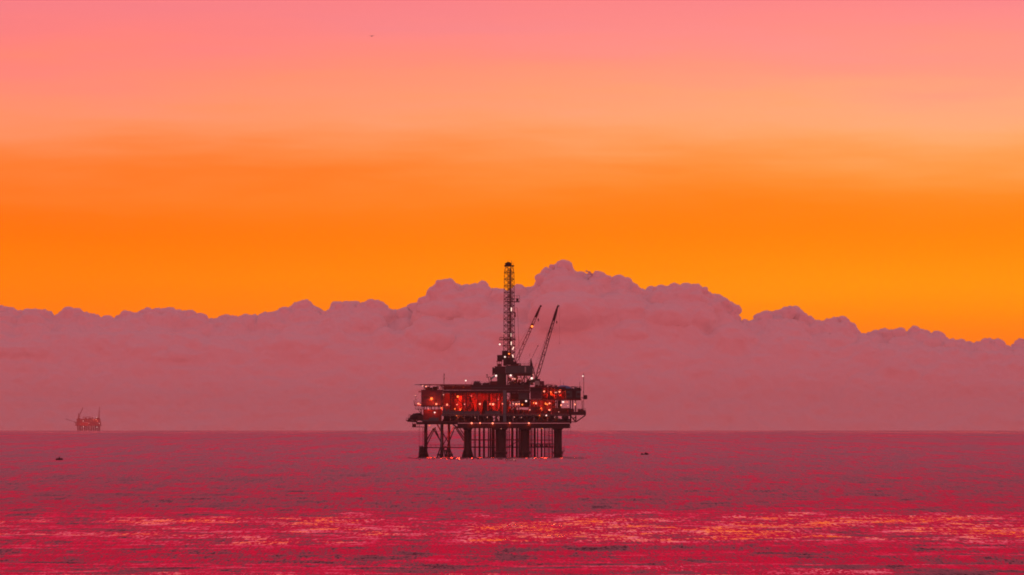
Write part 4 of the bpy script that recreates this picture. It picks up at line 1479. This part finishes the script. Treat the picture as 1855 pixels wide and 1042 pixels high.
for (u0, u1, v0, mt) in ((530, 566, 322, 'haze_red'), (640, 668, 320, 'haze_red'), (700, 745, 322, 'haze_red'), (758, 772, 308, 'haze_red'), (812, 868, 318, 'haze_red')):
    fb_(u0, u1, v0, 338, -10, 8, 'roof_plant', mt)
for v in (308,):
    fp(622, v, 742, v, -8, .8, 'flare_pipe', 'haze_red')
    fp(622, v, 616, 338, -8, .8, 'flare_pipe', 'haze_red')
    fp(740, v, 742, 338, -8, .7, 'flare_pipe', 'haze_red')
for (u, v, r, k) in ((623, 370, .85, 'lamp_pale'), (712, 410, .8, 'lamp_pale'), (627, 462, .8, 'lamp_pale'), (840, 470, .95, 'lamp_pale'), (835, 318, .9, 'lamp_pale'), (825, 350, 1.0, 'lamp_warm'), (875, 410, .9, 'lamp_pale'),
                     (745, 370, .6, 'lamp_pink'), (780, 352, .7, 'lamp_warm'), (750, 466, .65, 'lamp_pink'), (792, 457, .65, 'lamp_pink'), (746, 316, .6, 'lamp_pink'), (785, 312, .6, 'lamp_pink'), (858, 290, .7, 'lamp_pink'), (845, 372, .7, 'lamp_warm'), (690, 365, .5, 'lamp_pink'), (578, 412, .5, 'lamp_pink')):
    MB().ball((fx(u), FY - 20.8, fz(v)), r * 0.95, 8).build('floodlight', k, far)
for (u, v, e) in ((600, 412, 2600), (680, 412, 2600), (820, 360, 2600)):  # unseen lights added off the deck front to lift its red
    ld = bpy.data.lights.new('lamp_light', 'POINT')
    ld.energy = e
    ld.color = (1, .16, .05)
    ld.shadow_soft_size = 5.0
    lo = bpy.data.objects.new('lamp_light', ld)
    COL.objects.link(lo)
    lo.parent = far
    lo.location = Vector((fx(u), FY - 28, fz(v))) - far.location
fder = thing('drilling_derrick', (fx(860), FY, fz(338)), 'slim tapering tower on the right end of the hazy far platform', 'derrick')
for k in range(4):
    a = math.radians(45 + 90 * k)
    MB().tube((fx(858) + 3.0 * math.cos(a), FY + 3 * math.sin(a), fz(338)), (fx(874) + .25 * math.cos(a), FY + .25 * math.sin(a), fz(146)), .42, .2, n=5).build('derrick_leg', 'haze_red', fder)
lt = MB()
for i in range(9):
    t0, t1 = i / 9, (i + 1) / 9
    for k in range(4):
        a0, a1 = math.radians(45 + 90 * k), math.radians(135 + 90 * k)

        def q_(t_, a_):
            r_ = 3.0 * (1 - t_) + .25 * t_
            return (fx(858 + 16 * t_) + r_ * math.cos(a_), FY + r_ * math.sin(a_), fz(338 - 192 * t_))
        lt.bar(q_(t0, a0), q_(t1, a1), .22)
        lt.bar(q_(t0, a1), q_(t1, a0), .22)
lt.build('lattice', 'haze_red', fder, kind='stuff')
fb_(842, 868, 288, 296, -4, 4, 'derrick_landing', 'haze_red', fder)
for (lab, u, vt, tip) in (('upright boom crane on the left end of the hazy far platform', 548, 300, (612, 160)), ('long low boom crane reaching left from the hazy far platform', 506, 392, (350, 342))):
    t = thing('pedestal_crane', (fx(u), FY, fz(338 if u > 520 else 432)), lab, 'crane')
    if u > 520:
        fp(u - 4, 338, u - 6, 246, 0, 1.1, 'pedestal', 'haze_red', t)
        fb_(534, 562, 296, 312, -3, 3, 'machine_house', 'haze_red', t)
    else:
        fp(u, 432, u, 384, -12, 1.2, 'pedestal', 'haze_red', t)
        fp(480, 404, 506, 384, -12, .5, 'gantry', 'haze_red', t)
    yb = 0 if u > 520 else -12
    for d_ in (-1, 1):
        fp(u + d_ * 6, vt, tip[0] + d_ * 2, tip[1] + (d_ * 3 if u < 520 else 0), yb + d_, .45, 'boom_chord', 'haze_red', t)
    nseg = 10
    lt = MB()
    for i in range(nseg):
        f0, f1 = i / nseg, (i + 1) / nseg
        s_ = 1 if i % 2 else -1
        lt.bar((fx(u + (tip[0] - u) * f0) + .9 * s_, FY + yb, fz(vt + (tip[1] - vt) * f0)), (fx(u + (tip[0] - u) * f1) - .9 * s_, FY + yb, fz(vt + (tip[1] - vt) * f1)), .25)
    lt.build('lattice', 'haze_red', t, kind='stuff')

# ------------------------------------------------------------------ mooring buoys
def float_at(px, py):
    # stands on the curved sea where the survey line meets it
    d = 600.0
    for _ in range(60):
        z = CAM.z + (755 - py) / F_PX * d
        if z > -d * d / (2 * R_EARTH):
            d *= 1.01
        else:
            break
    for _ in range(40):
        drop = d * d / (2 * R_EARTH)
        d = (CAM.z + drop) / ((py - 755) / F_PX)
    return Vector(((px - 927.5) / F_PX * d, CAM.y + d, -d * d / (2 * R_EARTH))), d / F_PX


c, s_ = float_at(107.8, 834.0)
t = thing('mooring_buoy', c, 'black flat mooring buoy with a stubby top afloat below the far platform', 'buoy')
L = 6.3 * s_
m = MB()
m.hull([[(c.x - L * .94, c.y + a, c.z - .5) if i == 0 else (c.x, 0, 0) for i, a in enumerate((0,))] * 0 or
        [(c.x + L * k * sx_, c.y + w_ * sy_, c.z + h) for sx_, sy_ in ((-1, -.7), (-.8, -1), (.8, -1), (1, -.7), (1, .7), (.8, 1), (-.8, 1), (-1, .7))] for (k, w_, h) in ((.90, 1.0, -.6), (1.0, 1.2, .15), (1.0, 1.2, .58), (.93, 1.05, .68))])
m.build('float_body', 'rubber', t)
MB().box(c.x - L * .98, c.x + L * .98, c.y - 1.32, c.y - 1.2, c.z + .2, c.z + .4).build('rubbing_strake', 'dark', t)
MB().lathe((c.x - .02, c.y, c.z + .68), [(.42, 0), (.36, .22), (.14, .3), (.14, .55), (.2, .62), (.1, .7)], 10).build('mooring_post', 'dark', t)
for dx_ in (-.75, .7):
    MB().lathe((c.x + dx_, c.y - .3, c.z + .68), [(.14, 0), (.14, .14), (.22, .16), (.22, .22)], 8).build('bollard', 'dark', t)

c, s_ = float_at(1168.0, 823.8)
t = thing('mooring_buoy', c, 'small dark float with two raised humps right of the near platform', 'buoy')
L = 7.0 * s_
m = MB()
m.hull([[(c.x + L * k * sx_, c.y + w_ * sy_, c.z + h) for sx_, sy_ in ((-1, -.6), (-.85, -1), (.85, -1), (1, -.6), (1, .6), (.85, 1), (-.85, 1), (-1, .6))] for (k, w_, h) in ((.85, .8, -.5), (1.0, 1.0, .1), (.96, .95, .35))])
m.build('float_body', 'rubber', t)
MB().hull([[(c.x - L * .95, c.y - .5, c.z + .35), (c.x - L * .5, c.y - .5, c.z + .35), (c.x - L * .5, c.y + .5, c.z + .35), (c.x - L * .95, c.y + .5, c.z + .35)],
           [(c.x - L * .82, c.y - .3, c.z + .82), (c.x - L * .68, c.y - .3, c.z + .8), (c.x - L * .68, c.y + .3, c.z + .8), (c.x - L * .82, c.y + .3, c.z + .82)]]).build('bow_hump', 'rubber', t)
MB().hull([[(c.x + L * a, c.y + y_, c.z + .35) for a, y_ in ((-.05, -.6), (.95, -.6), (.95, .6), (-.05, .6))],
           [(c.x + L * a, c.y + y_, c.z + h_) for a, y_, h_ in ((.02, -.45, .85), (.7, -.45, .7), (.7, .45, .7), (.02, .45, .85))],
           [(c.x + L * a, c.y + y_, c.z + h_) for a, y_, h_ in ((.08, -.2, .98), (.3, -.2, .92), (.3, .2, .92), (.08, .2, .98))]]).build('stern_hump', 'rubber', t)

# ------------------------------------------------------------------ a sea bird high over the water
bd = 1250.0
bc = Vector(((673.2 - 927.5) / F_PX * bd, CAM.y + bd, CAM.z + (755 - 65.0) / F_PX * bd))
bird = thing('sea_bird', bc, 'lone sea bird gliding with spread wings high in the pink sky', 'bird')
M['feather'] = steel('dark_plumage', (0.05, 0.025, 0.025), 0.8, (0.09, 0.05, 0.05), 0.3)
m = MB()
rings = []
for (x, r, dz_) in ((-.32, .012, .02), (-.24, .05, .01), (-.08, .085, 0), (.08, .08, 0), (.18, .05, .02), (.25, .055, .035), (.31, .035, .03), (.40, .008, .015)):
    rings.append([(bc.x - .35 * x + .0, bc.y + x, bc.z + dz_ + r * math.sin(a)) if False else (bc.x + x * .55 + r * math.cos(a) * .8, bc.y - x * .8, bc.z + dz_ + r * math.sin(a)) for a in [2 * math.pi * i / 8 for i in range(8)]])
m.hull(rings).build('body', 'feather', bird, smooth=True)
for s_ in (-1, 1):
    w_ = MB()
    rings = []
    for (t_, ch, up) in ((0, .20, .04), (.25, .20, .12), (.42, .17, .11), (.62, .11, .04), (.72, .03, -.02)):
        cx_ = bc.x + s_ * t_ * .92
        cy_ = bc.y - s_ * t_ * .25
        rings.append([(cx_, cy_ - ch * .6, bc.z + up), (cx_, cy_, bc.z + up + .018), (cx_, cy_ + ch * .6, bc.z + up - .01), (cx_, cy_, bc.z + up - .012)])
    w_.hull(rings).build('wing', 'feather', bird)
MB().hull([[(bc.x - .16, bc.y + .24, bc.z), (bc.x - .10, bc.y + .26, bc.z), (bc.x - .13, bc.y + .25, bc.z + .02)], [(bc.x - .30, bc.y + .40, bc.z), (bc.x - .14, bc.y + .44, bc.z), (bc.x - .22, bc.y + .42, bc.z + .015)]]).build('tail', 'feather', bird)
